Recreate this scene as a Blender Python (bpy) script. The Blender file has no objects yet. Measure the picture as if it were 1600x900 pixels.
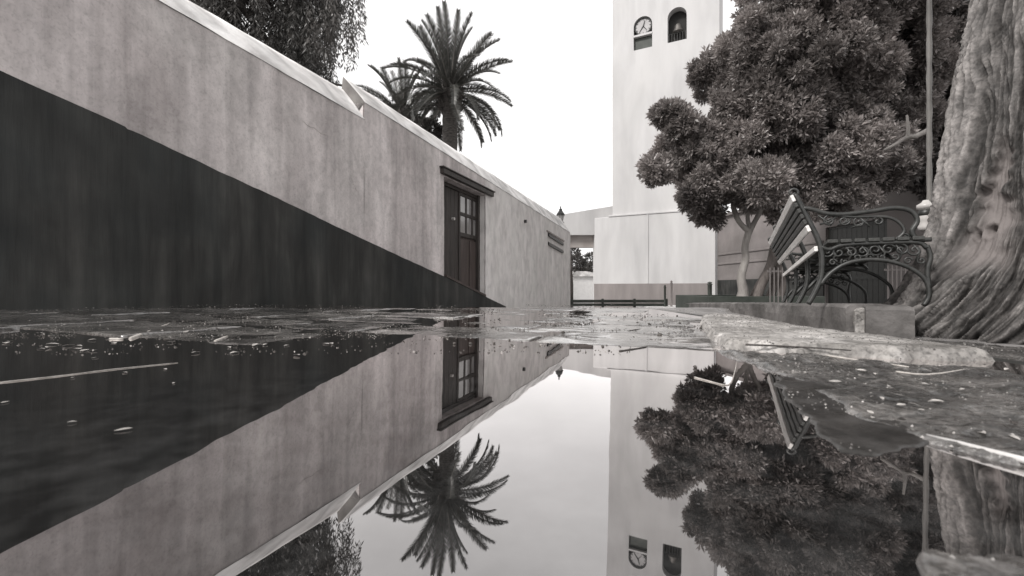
import bpy, math, random
import numpy as np
from mathutils import Vector, noise, Matrix
random.seed(7); np.random.seed(7)
R = math.radians
scn = bpy.context.scene
col = scn.collection

# ------------------------------------------------------------------ camera
F = 700.0                       # focal length in pixels of the 1600 px wide photo
HZ = 450.0
CH = 0.2                        # camera height above the puddle
cam_d = bpy.data.cameras.new('camera')
cam = bpy.data.objects.new('camera', cam_d); col.objects.link(cam)
cam.location = (0, 0, CH); cam.rotation_euler = (R(90), 0, 0)
cam_d.sensor_width = 36; cam_d.lens = F / 1600 * 36
cam_d.clip_start = 0.02; cam_d.clip_end = 2000
cam_d.dof.use_dof = True; cam_d.dof.focus_distance = 5.0; cam_d.dof.aperture_fstop = 6.5
scn.camera = cam
scn.view_settings.view_transform = 'Standard'; scn.view_settings.look = 'None'
scn.view_settings.exposure = 0.42; scn.view_settings.gamma = 1.0

# ------------------------------------------------------------------ world and sun (bright overcast, weak sun from the left behind the camera)
SUN_EL, SUN_AZ = 44, 237        # azimuth clockwise from +Y
w = bpy.data.worlds.new('World'); scn.world = w; w.use_nodes = True
nt = w.node_tree; nt.nodes.clear()
def N(t, kind, **kw):
    n = t.nodes.new(kind)
    for k, v in kw.items(): setattr(n, k, v)
    return n
wo = N(nt, 'ShaderNodeOutputWorld'); bg = N(nt, 'ShaderNodeBackground'); bg.inputs[1].default_value = 0.1
sky = N(nt, 'ShaderNodeTexSky', sky_type='NISHITA'); sky.sun_disc = False
sky.sun_elevation = R(SUN_EL); sky.sun_rotation = R(SUN_AZ); sky.dust_density = 5
bw = N(nt, 'ShaderNodeRGBToBW'); nt.links.new(sky.outputs[0], bw.inputs[0])
tc = N(nt, 'ShaderNodeTexCoord'); mp = N(nt, 'ShaderNodeMapping'); mp.inputs['Scale'].default_value = (1, 1, 2.2)
nt.links.new(tc.outputs['Generated'], mp.inputs[0])
cl = N(nt, 'ShaderNodeTexNoise'); cl.inputs['Scale'].default_value = 1.9; cl.inputs['Detail'].default_value = 5; cl.inputs['Roughness'].default_value = .5
nt.links.new(mp.outputs[0], cl.inputs['Vector'])
cr = N(nt, 'ShaderNodeMapRange'); cr.inputs[1].default_value = .3; cr.inputs[2].default_value = .7
cr.inputs[3].default_value = 9.3; cr.inputs[4].default_value = 12.5
nt.links.new(cl.outputs[0], cr.inputs[0])
mx = N(nt, 'ShaderNodeMix', data_type='FLOAT'); mx.inputs[0].default_value = .15
nt.links.new(cr.outputs[0], mx.inputs[2]); nt.links.new(bw.outputs[0], mx.inputs[3])
tint = N(nt, 'ShaderNodeMix', data_type='RGBA', blend_type='MULTIPLY'); tint.inputs[0].default_value = 1
tint.inputs[7].default_value = (1.0, .985, .98, 1)
nt.links.new(mx.outputs[0], tint.inputs[6]); nt.links.new(tint.outputs[2], bg.inputs[0]); nt.links.new(bg.outputs[0], wo.inputs[0])
sl = bpy.data.lights.new('sun', 'SUN'); sl.energy = 2.5; sl.angle = R(12); sl.color = (1, .97, .94)
so = bpy.data.objects.new('sun', sl); col.objects.link(so)
a = R(SUN_AZ); e = R(SUN_EL)
sdir = Vector((math.sin(a) * math.cos(e), math.cos(a) * math.cos(e), math.sin(e)))
so.rotation_euler = sdir.to_track_quat('Z', 'Y').to_euler()

# ------------------------------------------------------------------ helpers
def wz(x): return -0.0098 * x                     # the water lies a hair higher on the left
def P(px, py, D): return Vector(((px - 800) / F * D, D, CH + (HZ - py) / F * D))

def mat(name, c1, c2=None, rough=.8, scale=4, stretch=(1, 1, 1), detail=6, bump=0., bscale=30, metal=0, lo=.35, hi=.65, spec=.4, coords='Object', c3=None, s3=1.0, rr=None, rnd=0):
    m = bpy.data.materials.new(name); m.use_nodes = True; t = m.node_tree
    b = t.nodes['Principled BSDF']; b.inputs['Roughness'].default_value = rough; b.inputs['Metallic'].default_value = metal
    b.inputs['Specular IOR Level'].default_value = spec
    if c2 is None: c2 = c1
    tcn = N(t, 'ShaderNodeTexCoord'); mpn = N(t, 'ShaderNodeMapping'); mpn.inputs['Scale'].default_value = stretch
    t.links.new(tcn.outputs[coords], mpn.inputs[0])
    nz = N(t, 'ShaderNodeTexNoise'); nz.inputs['Scale'].default_value = scale; nz.inputs['Detail'].default_value = detail; nz.inputs['Roughness'].default_value = .6
    t.links.new(mpn.outputs[0], nz.inputs['Vector'])
    mr = N(t, 'ShaderNodeMapRange'); mr.inputs[1].default_value = lo; mr.inputs[2].default_value = hi
    t.links.new(nz.outputs[0], mr.inputs[0])
    mc = N(t, 'ShaderNodeMix', data_type='RGBA'); mc.inputs[6].default_value = (*c1, 1); mc.inputs[7].default_value = (*c2, 1)
    t.links.new(mr.outputs[0], mc.inputs[0]); out = mc.outputs[2]
    if c3 is not None:
        n3 = N(t, 'ShaderNodeTexNoise'); n3.inputs['Scale'].default_value = s3; n3.inputs['Detail'].default_value = 4
        t.links.new(tcn.outputs[coords], n3.inputs['Vector'])
        r3 = N(t, 'ShaderNodeMapRange'); r3.inputs[1].default_value = .42; r3.inputs[2].default_value = .68
        t.links.new(n3.outputs[0], r3.inputs[0])
        m3 = N(t, 'ShaderNodeMix', data_type='RGBA'); m3.inputs[7].default_value = (*c3, 1)
        t.links.new(r3.outputs[0], m3.inputs[0]); t.links.new(out, m3.inputs[6]); out = m3.outputs[2]
    if rnd:
        oi = N(t, 'ShaderNodeObjectInfo'); rm = N(t, 'ShaderNodeMapRange'); rm.inputs[3].default_value = 1 - rnd; rm.inputs[4].default_value = 1 + rnd
        t.links.new(oi.outputs['Random'], rm.inputs[0])
        mm = N(t, 'ShaderNodeVectorMath', operation='SCALE'); t.links.new(out, mm.inputs[0]); t.links.new(rm.outputs[0], mm.inputs['Scale']); out = mm.outputs[0]
    t.links.new(out, b.inputs['Base Color'])
    if rr:
        r4 = N(t, 'ShaderNodeMapRange'); r4.inputs[1].default_value = .35; r4.inputs[2].default_value = .65
        r4.inputs[3].default_value = rr[0]; r4.inputs[4].default_value = rr[1]
        n4 = N(t, 'ShaderNodeTexNoise'); n4.inputs['Scale'].default_value = rr[2]; n4.inputs['Detail'].default_value = 5
        t.links.new(tcn.outputs[coords], n4.inputs['Vector']); t.links.new(n4.outputs[0], r4.inputs[0]); t.links.new(r4.outputs[0], b.inputs['Roughness'])
    if bump:
        nb = N(t, 'ShaderNodeTexNoise'); nb.inputs['Scale'].default_value = bscale; nb.inputs['Detail'].default_value = 6
        t.links.new(mpn.outputs[0], nb.inputs['Vector'])
        bp = N(t, 'ShaderNodeBump'); bp.inputs['Strength'].default_value = 1; bp.inputs['Distance'].default_value = bump
        t.links.new(nb.outputs[0], bp.inputs['Height']); t.links.new(bp.outputs[0], b.inputs['Normal'])
    return m

def layer(m, scale, dark, thr, stretch=(1, 1, 1), detail=8):
    t = m.node_tree; bs = t.nodes['Principled BSDF']; src = bs.inputs['Base Color'].links[0].from_socket
    tcn = N(t, 'ShaderNodeTexCoord'); mpn = N(t, 'ShaderNodeMapping'); mpn.inputs['Scale'].default_value = stretch; mpn.inputs['Location'].default_value = (3.1, 7.7, 1.3)
    t.links.new(tcn.outputs['Object'], mpn.inputs[0])
    nz = N(t, 'ShaderNodeTexNoise'); nz.inputs['Scale'].default_value = scale; nz.inputs['Detail'].default_value = detail; nz.inputs['Distortion'].default_value = .6
    t.links.new(mpn.outputs[0], nz.inputs['Vector'])
    mr = N(t, 'ShaderNodeMapRange'); mr.inputs[1].default_value = .3; mr.inputs[2].default_value = thr; mr.inputs[3].default_value = dark; mr.inputs[4].default_value = 1.1
    t.links.new(nz.outputs[0], mr.inputs[0])
    v = N(t, 'ShaderNodeVectorMath', operation='SCALE'); t.links.new(src, v.inputs[0]); t.links.new(mr.outputs[0], v.inputs['Scale'])
    t.links.new(v.outputs[0], bs.inputs['Base Color'])

class MB:
    def __init__(s): s.v = []; s.f = []; s.mi = []
    def add(s, vs, fs, mi=0):
        o = len(s.v); s.v += [tuple(v) for v in vs]; s.f += [tuple(i + o for i in f) for f in fs]; s.mi += [mi] * len(fs)
    def hexa(s, p, mi=0):                       # p: 4 bottom then 4 top
        s.add(p, [(3, 2, 1, 0), (4, 5, 6, 7), (0, 1, 5, 4), (1, 2, 6, 5), (2, 3, 7, 6), (3, 0, 4, 7)], mi)
    def box(s, x0, x1, y0, y1, z0, z1, mi=0):
        s.hexa([(x0, y0, z0), (x1, y0, z0), (x1, y1, z0), (x0, y1, z0), (x0, y0, z1), (x1, y0, z1), (x1, y1, z1), (x0, y1, z1)], mi)
    def tube(s, pts, rad, n=8, mi=0):
        pts = [Vector(p) for p in pts]
        if not hasattr(rad, '__len__'): rad = [rad] * len(pts)
        base = []; prev = None
        for i, p in enumerate(pts):
            d = (pts[min(i + 1, len(pts) - 1)] - pts[max(i - 1, 0)]).normalized()
            if prev is None:
                u = d.orthogonal().normalized()
            else:
                u = prev - d * prev.dot(d)
                u = u.normalized() if u.length > 1e-6 else d.orthogonal().normalized()
            prev = u; v = d.cross(u)
            base += [p + (u * math.cos(2 * math.pi * k / n) + v * math.sin(2 * math.pi * k / n)) * rad[i] for k in range(n)]
        fs = []
        for i in range(len(pts) - 1):
            for k in range(n):
                k2 = (k + 1) % n
                fs.append((i * n + k, i * n + k2, (i + 1) * n + k2, (i + 1) * n + k))
        fs.append(tuple(range(n - 1, -1, -1))); fs.append(tuple((len(pts) - 1) * n + k for k in range(n)))
        s.add(base, fs, mi)
    def prism(s, poly, y0, y1, mi=0):           # polygon in x,z extruded along y
        n = len(poly)
        vs = [(x, y0, z) for x, z in poly] + [(x, y1, z) for x, z in poly]
        s.add(vs, [tuple(range(n)), tuple(range(2 * n - 1, n - 1, -1))] + [(i, i + n, (i + 1) % n + n, (i + 1) % n) for i in range(n)], mi)
    def lathe(s, prof, c, n=12, mi=0):
        vs = []; 
        for r, z in prof: vs += [(c[0] + r * math.cos(2 * math.pi * k / n), c[1] + r * math.sin(2 * math.pi * k / n), c[2] + z) for k in range(n)]
        fs = [(i * n + k, i * n + (k + 1) % n, (i + 1) * n + (k + 1) % n, (i + 1) * n + k) for i in range(len(prof) - 1) for k in range(n)]
        fs += [tuple(range(n - 1, -1, -1)), tuple((len(prof) - 1) * n + k for k in range(n))]
        s.add(vs, fs, mi)
    def build(s, name, m, parent=None, smooth=False):
        me = bpy.data.meshes.new(name); me.from_pydata(s.v, [], s.f)
        for x in (m if isinstance(m, (list, tuple)) else [m]): me.materials.append(x)
        if any(s.mi): me.polygons.foreach_set('material_index', s.mi)
        if smooth: me.polygons.foreach_set('use_smooth', [True] * len(s.f))
        me.update()
        o = bpy.data.objects.new(name, me); col.objects.link(o)
        if parent: o.parent = parent
        return o

def bevel(o, wd=.01, seg=2):
    m = o.modifiers.new('bevel', 'BEVEL'); m.width = wd; m.segments = seg; m.limit_method = 'ANGLE'; m.angle_limit = R(40)
    return o
def tag(o, label=None, cat=None, group=None, kind=None):
    if label: o['label'] = label
    if cat: o['category'] = cat
    if group: o['group'] = group
    if kind: o['kind'] = kind
    return o
def empty(name, loc=(0, 0, 0), rz=0, **k):
    o = bpy.data.objects.new(name, None); col.objects.link(o); o.location = loc; o.rotation_euler = (0, 0, rz); o.empty_display_size = .1
    tag(o, **k); return o
def inst(me, name, loc, rot, sc=(1, 1, 1), parent=None):
    o = bpy.data.objects.new(name, me); col.objects.link(o); o.location = loc; o.rotation_euler = rot; o.scale = sc
    if parent: o.parent = parent
    return o
def quads(name, V, m, parent=None, tone=None):  # V: (n,4,3) array of leaf quads
    n = len(V); me = bpy.data.meshes.new(name)
    me.vertices.add(n * 4); me.vertices.foreach_set('co', V.reshape(-1).astype(np.float32))
    me.loops.add(n * 4); me.loops.foreach_set('vertex_index', np.arange(n * 4, dtype=np.int32))
    me.polygons.add(n); me.polygons.foreach_set('loop_start', np.arange(0, n * 4, 4, dtype=np.int32))
    me.polygons.foreach_set('loop_total', np.full(n, 4, dtype=np.int32))
    me.materials.append(m)
    if tone is not None:
        at = me.attributes.new('tone', 'FLOAT', 'FACE'); at.data.foreach_set('value', tone.astype(np.float32))
    me.update(calc_edges=True)
    o = bpy.data.objects.new(name, me); col.objects.link(o)
    if parent: o.parent = parent
    return o
def leafmat(name, c1, c2, rough=.45, spec=.5, transl=.32):
    m = bpy.data.materials.new(name); m.use_nodes = True; t = m.node_tree; b = t.nodes['Principled BSDF']
    b.inputs['Roughness'].default_value = rough; b.inputs['Specular IOR Level'].default_value = spec
    at = N(t, 'ShaderNodeAttribute', attribute_name='tone')
    mc = N(t, 'ShaderNodeMix', data_type='RGBA'); mc.inputs[6].default_value = (*c1, 1); mc.inputs[7].default_value = (*c2, 1)
    t.links.new(at.outputs['Fac'], mc.inputs[0]); t.links.new(mc.outputs[2], b.inputs['Base Color'])
    tr = N(t, 'ShaderNodeBsdfTranslucent'); t.links.new(mc.outputs[2], tr.inputs[0])
    ms = N(t, 'ShaderNodeMixShader'); ms.inputs[0].default_value = transl
    o = t.nodes['Material Output']; t.links.new(b.outputs[0], ms.inputs[1]); t.links.new(tr.outputs[0], ms.inputs[2]); t.links.new(ms.outputs[0], o.inputs[0])
    return m
def unit(a): return a / np.maximum(np.linalg.norm(a, axis=-1, keepdims=True), 1e-9)

# ------------------------------------------------------------------ materials
M_plaster = mat('wall_plaster', (.36, .328, .323), (.60, .555, .55), .9, scale=1.0, stretch=(2.6, 2.6, .13), detail=9, bump=.003, bscale=7, lo=.34, hi=.68, c3=(.50, .47, .46), s3=.7)
layer(M_plaster, 2.2, .78, .66, (1, 1, .5), 9); layer(M_plaster, 14, .9, .6, (1, 1, .8), 6); layer(M_plaster, 6, .86, .55, (1, 1, .05), 7); layer(M_plaster, 55, .9, .5, (1, 1, .8), 5)
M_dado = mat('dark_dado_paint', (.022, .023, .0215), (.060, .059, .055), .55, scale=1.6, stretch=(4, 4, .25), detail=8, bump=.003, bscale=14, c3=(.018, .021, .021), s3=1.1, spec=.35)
M_plaster_lit = mat('skylit_plaster', (.56, .53, .52), (.78, .75, .735), .9, scale=1.4, stretch=(2, 2, .5), detail=9, bump=.002, bscale=8, lo=.3, hi=.66, c3=(.66, .64, .62), s3=1.3)  # paler copy of the plaster: bounced sky light painted in beyond the door
layer(M_plaster_lit, 5, .86, .6, (1, 1, .6), 8)
M_capend = mat('dark_cap_plaster', (.12, .11, .105), (.2, .19, .18), .9)  # darker plaster for the end caps of the coping
M_coping = mat('coping_limewash', (.62, .60, .59), (.8, .79, .78), .85, scale=2.5, detail=7, bump=.006, bscale=12, c3=(.45, .44, .43), s3=1.6)
M_tower = mat('tower_white', (.44, .433, .433), (.52, .513, .511), .85, scale=.6, stretch=(2.2, 2.2, .3), detail=6, bump=.004, bscale=6, c3=(.50, .493, .488), s3=.35)
M_towerd = mat('tower_dado', (.21, .19, .184), (.27, .245, .237), .8, scale=.8, stretch=(2, 2, .4))
M_pink = mat('annex_plaster', (.15, .135, .132), (.22, .20, .195), .9, scale=.8, detail=7, bump=.004, bscale=8, c3=(.12, .11, .105), s3=.5)
M_pale = mat('lintel_concrete', (.30, .27, .255), (.38, .35, .335), .9, scale=1.5)
M_wood = mat('door_wood', (.022, .019, .017), (.06, .05, .046), .55, scale=3, stretch=(14, 14, .8), detail=6, bump=.002, bscale=8)
M_wood2 = mat('door_panel_wood', (.05, .038, .034), (.09, .07, .065), .6, scale=3, stretch=(14, 14, .8), detail=6, bump=.002, bscale=8)
M_glass = mat('window_glass', (.20, .19, .19), (.30, .29, .28), .12, scale=2, spec=.9)
M_iron = mat('black_iron', (.014, .015, .014), (.035, .035, .033), .42, scale=20, bump=.001, bscale=60, spec=.5)
M_slatd = mat('dark_slat', (.022, .023, .021), (.05, .05, .047), .5, scale=5, stretch=(12, 1, 12), bump=.001)
M_slatl = mat('lit_slat', (.55, .53, .51), (.75, .73, .71), .5, scale=5, stretch=(12, 1, 12), bump=.001)  # light caught by some slats, painted in as a pale colour
M_green = mat('green_board', (.028, .034, .028), (.05, .056, .048), .5, scale=3, bump=.001)
M_void = mat('dark_interior', (.02, .02, .019), (.035, .034, .032), .9)
M_bell = mat('bell_bronze', (.10, .095, .09), (.15, .14, .13), .45, metal=.6)
M_dial = mat('clock_dial', (.34, .33, .33), (.42, .41, .41), .5, scale=3)
M_soil = mat('bed_soil', (.035, .031, .028), (.085, .077, .072), .85, scale=9, bump=.02, bscale=30)
M_bed = mat('puddle_bed', (.012, .0125, .0115), (.03, .029, .026), .6, scale=5, bump=.01, bscale=20, rr=(.25, .6, 8))
M_stone = mat('wet_flagstone', (.07, .066, .062), (.27, .255, .243), .35, scale=9, detail=10, bump=.0022, bscale=60, c3=(.04, .037, .035), s3=2.5, rr=(.03, .30, 14), spec=.9, rnd=.3)
M_stone.node_tree.nodes['Principled BSDF'].inputs['Coat Weight'].default_value = .6; M_stone.node_tree.nodes['Principled BSDF'].inputs['Coat Roughness'].default_value = .06
M_bank = mat('rough_border_stone', (.022, .021, .019), (.19, .178, .169), .35, scale=16, detail=10, bump=.010, bscale=70, c3=(.05, .046, .043), s3=5, rr=(.06, .45, 22), spec=.9)
M_bank.node_tree.nodes['Principled BSDF'].inputs['Coat Weight'].default_value = .5; M_bank.node_tree.nodes['Principled BSDF'].inputs['Coat Roughness'].default_value = .1; layer(M_bank, 60, .35, .62); layer(M_bank, 7, .4, .6)
M_sub = mat('dark_cover_stone', (.014, .013, .012), (.045, .042, .040), .3, scale=14, detail=10, bump=.003, bscale=60, rr=(.22, .5, 12), spec=.3)
M_lslab = mat('pale_border_slab', (.24, .228, .215), (.46, .44, .425), .6, scale=11, detail=10, bump=.005, bscale=60, c3=(.17, .16, .15), s3=4, rr=(.3, .75, 9))
layer(M_lslab, 70, .45, .52); layer(M_lslab, 26, .65, .55); layer(M_lslab, 4, .7, .6)
layer(M_tower, .8, .93, .6, (1, 1, .3), 10); layer(M_coping, 2.0, .62, .55, (1, 1, 1), 9); layer(M_dado, 5, .5, .62, (1, 1, .25), 9); layer(M_dado, 1.2, .6, .6)
layer(M_stone, 60, .4, .6)
M_kerb = mat('kerb_stone', (.075, .07, .067), (.16, .15, .145), .75, scale=7, detail=9, bump=.006, bscale=40, c3=(.06, .056, .053), s3=3, rnd=.15)
M_road = mat('far_paving', (.16, .152, .148), (.25, .24, .235), .4, scale=2.5, bump=.006, bscale=20, rr=(.15, .5, 2))
M_litter = mat('litter', (.03, .026, .023), (.10, .09, .082), .6, scale=40, rnd=.4)
M_lleaf = mat('pale_litter', (.26, .245, .23), (.42, .40, .38), .55, scale=40, rnd=.2)
M_twig = mat('twig_bark', (.30, .28, .26), (.48, .45, .42), .7, scale=60)
M_twigd = mat('dark_twig', (.03, .027, .025), (.07, .062, .058), .7, scale=60)
M_trunkp = mat('palm_trunk', (.035, .032, .03), (.10, .092, .085), .9, scale=5, stretch=(1, 1, 3), bump=.05, bscale=4)
M_limb = mat('pale_ficus_bark', (.19, .175, .165), (.34, .32, .30), .8, scale=5, stretch=(1, 1, .4), bump=.008, bscale=20)
M_limbd = mat('brown_ficus_bark', (.07, .06, .055), (.16, .14, .13), .85, scale=6, stretch=(2, 2, .4), bump=.01, bscale=16)
M_frond = leafmat('palm_frond', (.030, .032, .028), (.085, .083, .076), transl=.15)
M_rachis = mat('palm_rachis', (.08, .075, .07), (.13, .12, .11), .6)
M_ficus = leafmat('ficus_leaf', (.13, .117, .111), (.44, .40, .385), rough=.35, spec=.5)
M_dark = leafmat('dark_leaf', (.04, .037, .035), (.15, .138, .132), rough=.4)
M_hang = leafmat('hanging_leaf', (.030, .030, .028), (.16, .15, .142), rough=.45)
M_white = mat('white_paint', (.7, .69, .68), (.78, .77, .76), .7)
M_lampglass = mat('lamp_glass', (.45, .44, .43), (.55, .54, .53), .15, spec=.9)
M_cream = mat('ceramic', (.42, .40, .39), (.5, .48, .46), .3)
M_metalpole = mat('grey_pole', (.10, .095, .09), (.2, .19, .18), .55, scale=12, stretch=(1, 1, .3))

# water: glossy with a Fresnel-like falloff over a dark bed
M_water = bpy.data.materials.new('puddle_water'); M_water.use_nodes = True; t = M_water.node_tree; t.nodes.clear()
o_ = N(t, 'ShaderNodeOutputMaterial'); gl = N(t, 'ShaderNodeBsdfGlossy'); gl.inputs['Roughness'].default_value = .012
gl.inputs['Color'].default_value = (.95, .925, .92, 1)
df = N(t, 'ShaderNodeBsdfDiffuse'); df.inputs[0].default_value = (.028, .028, .026, 1)
tcs = N(t, 'ShaderNodeTexCoord'); ns = N(t, 'ShaderNodeTexNoise'); ns.inputs['Scale'].default_value = 14; ns.inputs['Detail'].default_value = 9; ns.inputs['Roughness'].default_value = .7
t.links.new(tcs.outputs['Object'], ns.inputs['Vector']); cs_ = N(t, 'ShaderNodeMapRange'); cs_.inputs[1].default_value = .42; cs_.inputs[2].default_value = .75; cs_.inputs[3].default_value = .006; cs_.inputs[4].default_value = .055
t.links.new(ns.outputs[0], cs_.inputs[0]); t.links.new(cs_.outputs[0], df.inputs[0])
lw = N(t, 'ShaderNodeFresnel'); lw.inputs[0].default_value = 1.6
mr = N(t, 'ShaderNodeMapRange'); mr.inputs[1].default_value = 0; mr.inputs[2].default_value = .45; mr.inputs[3].default_value = .17; mr.inputs[4].default_value = .97
nzw = N(t, 'ShaderNodeTexNoise'); nzw.inputs['Scale'].default_value = 5; nzw.inputs['Detail'].default_value = 2
tcw = N(t, 'ShaderNodeTexCoord'); bpw = N(t, 'ShaderNodeBump'); bpw.inputs['Distance'].default_value = .00045; bpw.inputs['Strength'].default_value = .7
t.links.new(tcw.outputs['Object'], nzw.inputs['Vector']); t.links.new(nzw.outputs[0], bpw.inputs['Height']); t.links.new(bpw.outputs[0], gl.inputs['Normal'])
ms = N(t, 'ShaderNodeMixShader'); t.links.new(lw.outputs[0], mr.inputs[0]); t.links.new(mr.outputs[0], ms.inputs[0])
t.links.new(df.outputs[0], ms.inputs[1]); t.links.new(gl.outputs[0], ms.inputs[2]); t.links.new(ms.outputs[0], o_.inputs[0])

# ------------------------------------------------------------------ ground
def sm(x): x = max(0, min(1, x)); return x * x * (3 - 2 * x)
def zg(x, y):
    near = wz(x) + .012 + .022 * sm((-x - 1.8) / 1.6)
    if x > 1.5: near -= .03 * sm((x - 1.5) / .4)
    far = max(CH - .0437 * y, -1.05)
    return min(near, far) if y > 1.2 else near
def axis(a, b, s, lim0, lim1):
    r = list(np.arange(a, b, s)); st = s; x = a
    L = []
    while x > lim0: st *= 1.5; x -= st; L.append(x)
    x = r[-1]; st = s; U = []
    while x < lim1: st *= 1.4; x += st; U.append(x)
    return L[::-1] + r + U
def heightmesh(name, xs, ys, fz, m, parent=None, inside=None, smooth=True):
    b = MB(); nx = len(xs)
    b.v = [(x, y, fz(x, y)) for y in ys for x in xs]
    for j in range(len(ys) - 1):
        for i in range(nx - 1):
            if inside is None or inside((xs[i] + xs[i + 1]) / 2, (ys[j] + ys[j + 1]) / 2):
                b.f.append((j * nx + i, j * nx + i + 1, (j + 1) * nx + i + 1, (j + 1) * nx + i)); b.mi.append(0)
    return b.build(name, m, parent, smooth)
gx = axis(-5, 4, .15, -600, 600); gy = axis(-2.5, 6, .15, -300, 900)
def zbase(x, y):
    z = zg(x, y)
    if y < 5.0: z -= .045 * (1 - sm((y - 4.2) / .8)) if x < 1.9 else .03
    return z
tag(heightmesh('ground', gx, gy, zbase, M_road), kind='structure')
# dark silty bottom under the near puddle
def pool_in(x, y): return True
tag(heightmesh('puddle_bed', list(np.arange(-4.2, 1.9, .12)), list(np.arange(-1, 5.0, .12)),
    lambda x, y: min(zg(x, y), wz(x)) - .026 + .006 * noise.noise(Vector((x * 3, y * 3, 0))), M_bed), kind='structure')
# water sheet
wb = MB(); X0, X1 = -4.15, 1.42
wb.add([(X0, -1.0, wz(X0)), (X1, -1.0, wz(X1)), (X1, 4.55, wz(X1)), (X0, 4.55, wz(X0))], [(0, 1, 2, 3)])
tag(wb.build('puddle_water', M_water), kind='structure')

# paving: irregular flagstones in courses parallel to the wall
WD = 4.505; WK = .386; WN = math.sqrt(1 + WK * WK); WANG = math.atan2(1 / WN, WK / WN)
paving = empty('paving', (0, 0, 0), kind='structure')
ca, sa = math.cos(WANG - R(90)), math.sin(WANG - R(90))
def fb(x, y, s, o=4): return noise.fractal(Vector((x * s, y * s, 3.3)), 1.0, 2.0, o)
v_ = -.3; row = 0
while v_ < 6.2:
    h_ = random.uniform(.38, .55)
    u_ = -6.5 + random.uniform(0, .4)
    while u_ < 3.2:
        l_ = random.uniform(.5, .85)
        cu, cv = u_ + l_ / 2, v_ + h_ / 2
        cx, cy = cu * ca - cv * sa, cu * sa + cv * ca
        wall_x = WK * cy - WD
        if cx > wall_x + .25 and 1.66 + .05 * math.sin(cx * 5) < cy < 5.6 and cx < 1.55 - .05 * cy:
            b = MB(); n = 34 if cy < 3.6 else 16
            ta, tb = random.uniform(-.010, .010), random.uniform(-.010, .010); dz = random.uniform(-.0045, .0055)
            if cy < 2.0: dz -= .002
            if cx < -.9: dz += .004
            g = .012
            for j in range(n + 1):
                for i in range(n + 1):
                    uu = u_ + g + (l_ - 2 * g) * i / n; vv = v_ + g + (h_ - 2 * g) * j / n
                    uu += .014 * noise.noise(Vector((vv * 7, row * 3.1, u_))) ; vv += .014 * noise.noise(Vector((uu * 6, v_ * 5, 1.7)))
                    x, y = uu * ca - vv * sa, uu * sa + vv * ca
                    ed = min(i, n - i, j, n - j) / n
                    z = zg(x, y) - .012 + .002 + dz + ta * (uu - cu) + tb * (vv - cv) + .0062 * fb(x, y, 4.5, 5) + .0022 * fb(x, y, 13, 4) + .0010 * fb(x, y, 40, 2) - .006 * math.exp(-ed * 22)
                    b.v.append((x - cx, y - cy, z))
            b.f = [(j * (n + 1) + i, j * (n + 1) + i + 1, (j + 1) * (n + 1) + i + 1, (j + 1) * (n + 1) + i) for j in range(n) for i in range(n)]
            ring = [(0, i) for i in range(n)] + [(j, n) for j in range(n)] + [(n, n - i) for i in range(n)] + [(n - j, 0) for j in range(n)]
            k0 = len(b.v)
            for j, i in ring:
                q = b.v[j * (n + 1) + i]; b.v.append((q[0], q[1], q[2] - .04))
            m_ = len(ring)
            for q in range(m_):
                a0 = ring[q][0] * (n + 1) + ring[q][1]; a1 = ring[(q + 1) % m_][0] * (n + 1) + ring[(q + 1) % m_][1]
                b.f.append((a0, k0 + q, k0 + (q + 1) % m_, a1))
            b.mi = [0] * len(b.f)
            o = b.build('flagstone', M_stone, paving, True); o.location = (cx, cy, 0)
        u_ += l_
    v_ += h_; row += 1

# border stones on the right: outlines measured on the ground, domed and rough
def inpoly(x, y, poly):
    c = False; j = len(poly) - 1
    for i in range(len(poly)):
        xi, yi = poly[i]; xj, yj = poly[j]
        if (yi > y) != (yj > y) and x < (xj - xi) * (y - yi) / (yj - yi) + xi: c = not c
        j = i
    return c
def edist(x, y, poly):
    d = 9
    for i in range(len(poly)):
        ax, ay = poly[i - 1]; bx, by = poly[i]
        dx, dy = bx - ax, by - ay
        tt = max(0, min(1, ((x - ax) * dx + (y - ay) * dy) / (dx * dx + dy * dy)))
        d = min(d, math.hypot(x - ax - tt * dx, y - ay - tt * dy))
    return d
SURF = []
def rock(name, poly, top, m, step=.015, wdt=.06, amp=.008, rim=.0, tilt=(0, 0), parent=None, low=-.05, sharp=1.0, sc=9):
    xs = list(np.arange(min(p[0] for p in poly) - .06, max(p[0] for p in poly) + .06, step))
    ys = list(np.arange(min(p[1] for p in poly) - .06, max(p[1] for p in poly) + .06, step))
    cx = sum(p[0] for p in poly) / len(poly); cy = sum(p[1] for p in poly) / len(poly)
    def sd(x, y):
        d = edist(x, y, poly); d = d if inpoly(x, y, poly) else -d
        return d + .02 * noise.noise(Vector((x * 11, y * 11, 5))) + .01 * noise.noise(Vector((x * 31, y * 31, 5)))
    def fz(x, y):
        d = sd(x, y)
        k = sm((d + .012 * 1) / wdt) if sharp < 2 else (1 if d > 0 else 0)
        return wz(x) + low + (top - low + tilt[0] * (x - cx) + tilt[1] * (y - cy)) * k + (amp * fb(x, y, sc, 5) + amp * .35 * fb(x, y, sc * 4, 3)) * k
    o = heightmesh(name, xs, ys, fz, m, parent, lambda x, y: sd(x, y) > -.045)
    SURF.append((poly, fz, sd)); return o
rock('border_stone', [(.66, 1.50), (.625, 1.2), (.60, 1.0), (.545, .80), (.50, .68), (.525, .60), (.56, .50), (.9, .42), (1.35, .55), (1.35, .85), (1.25, 1.15), (.9, 1.35)], .009, M_bank, .0085, .05, .010, parent=paving, sc=10)
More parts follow.
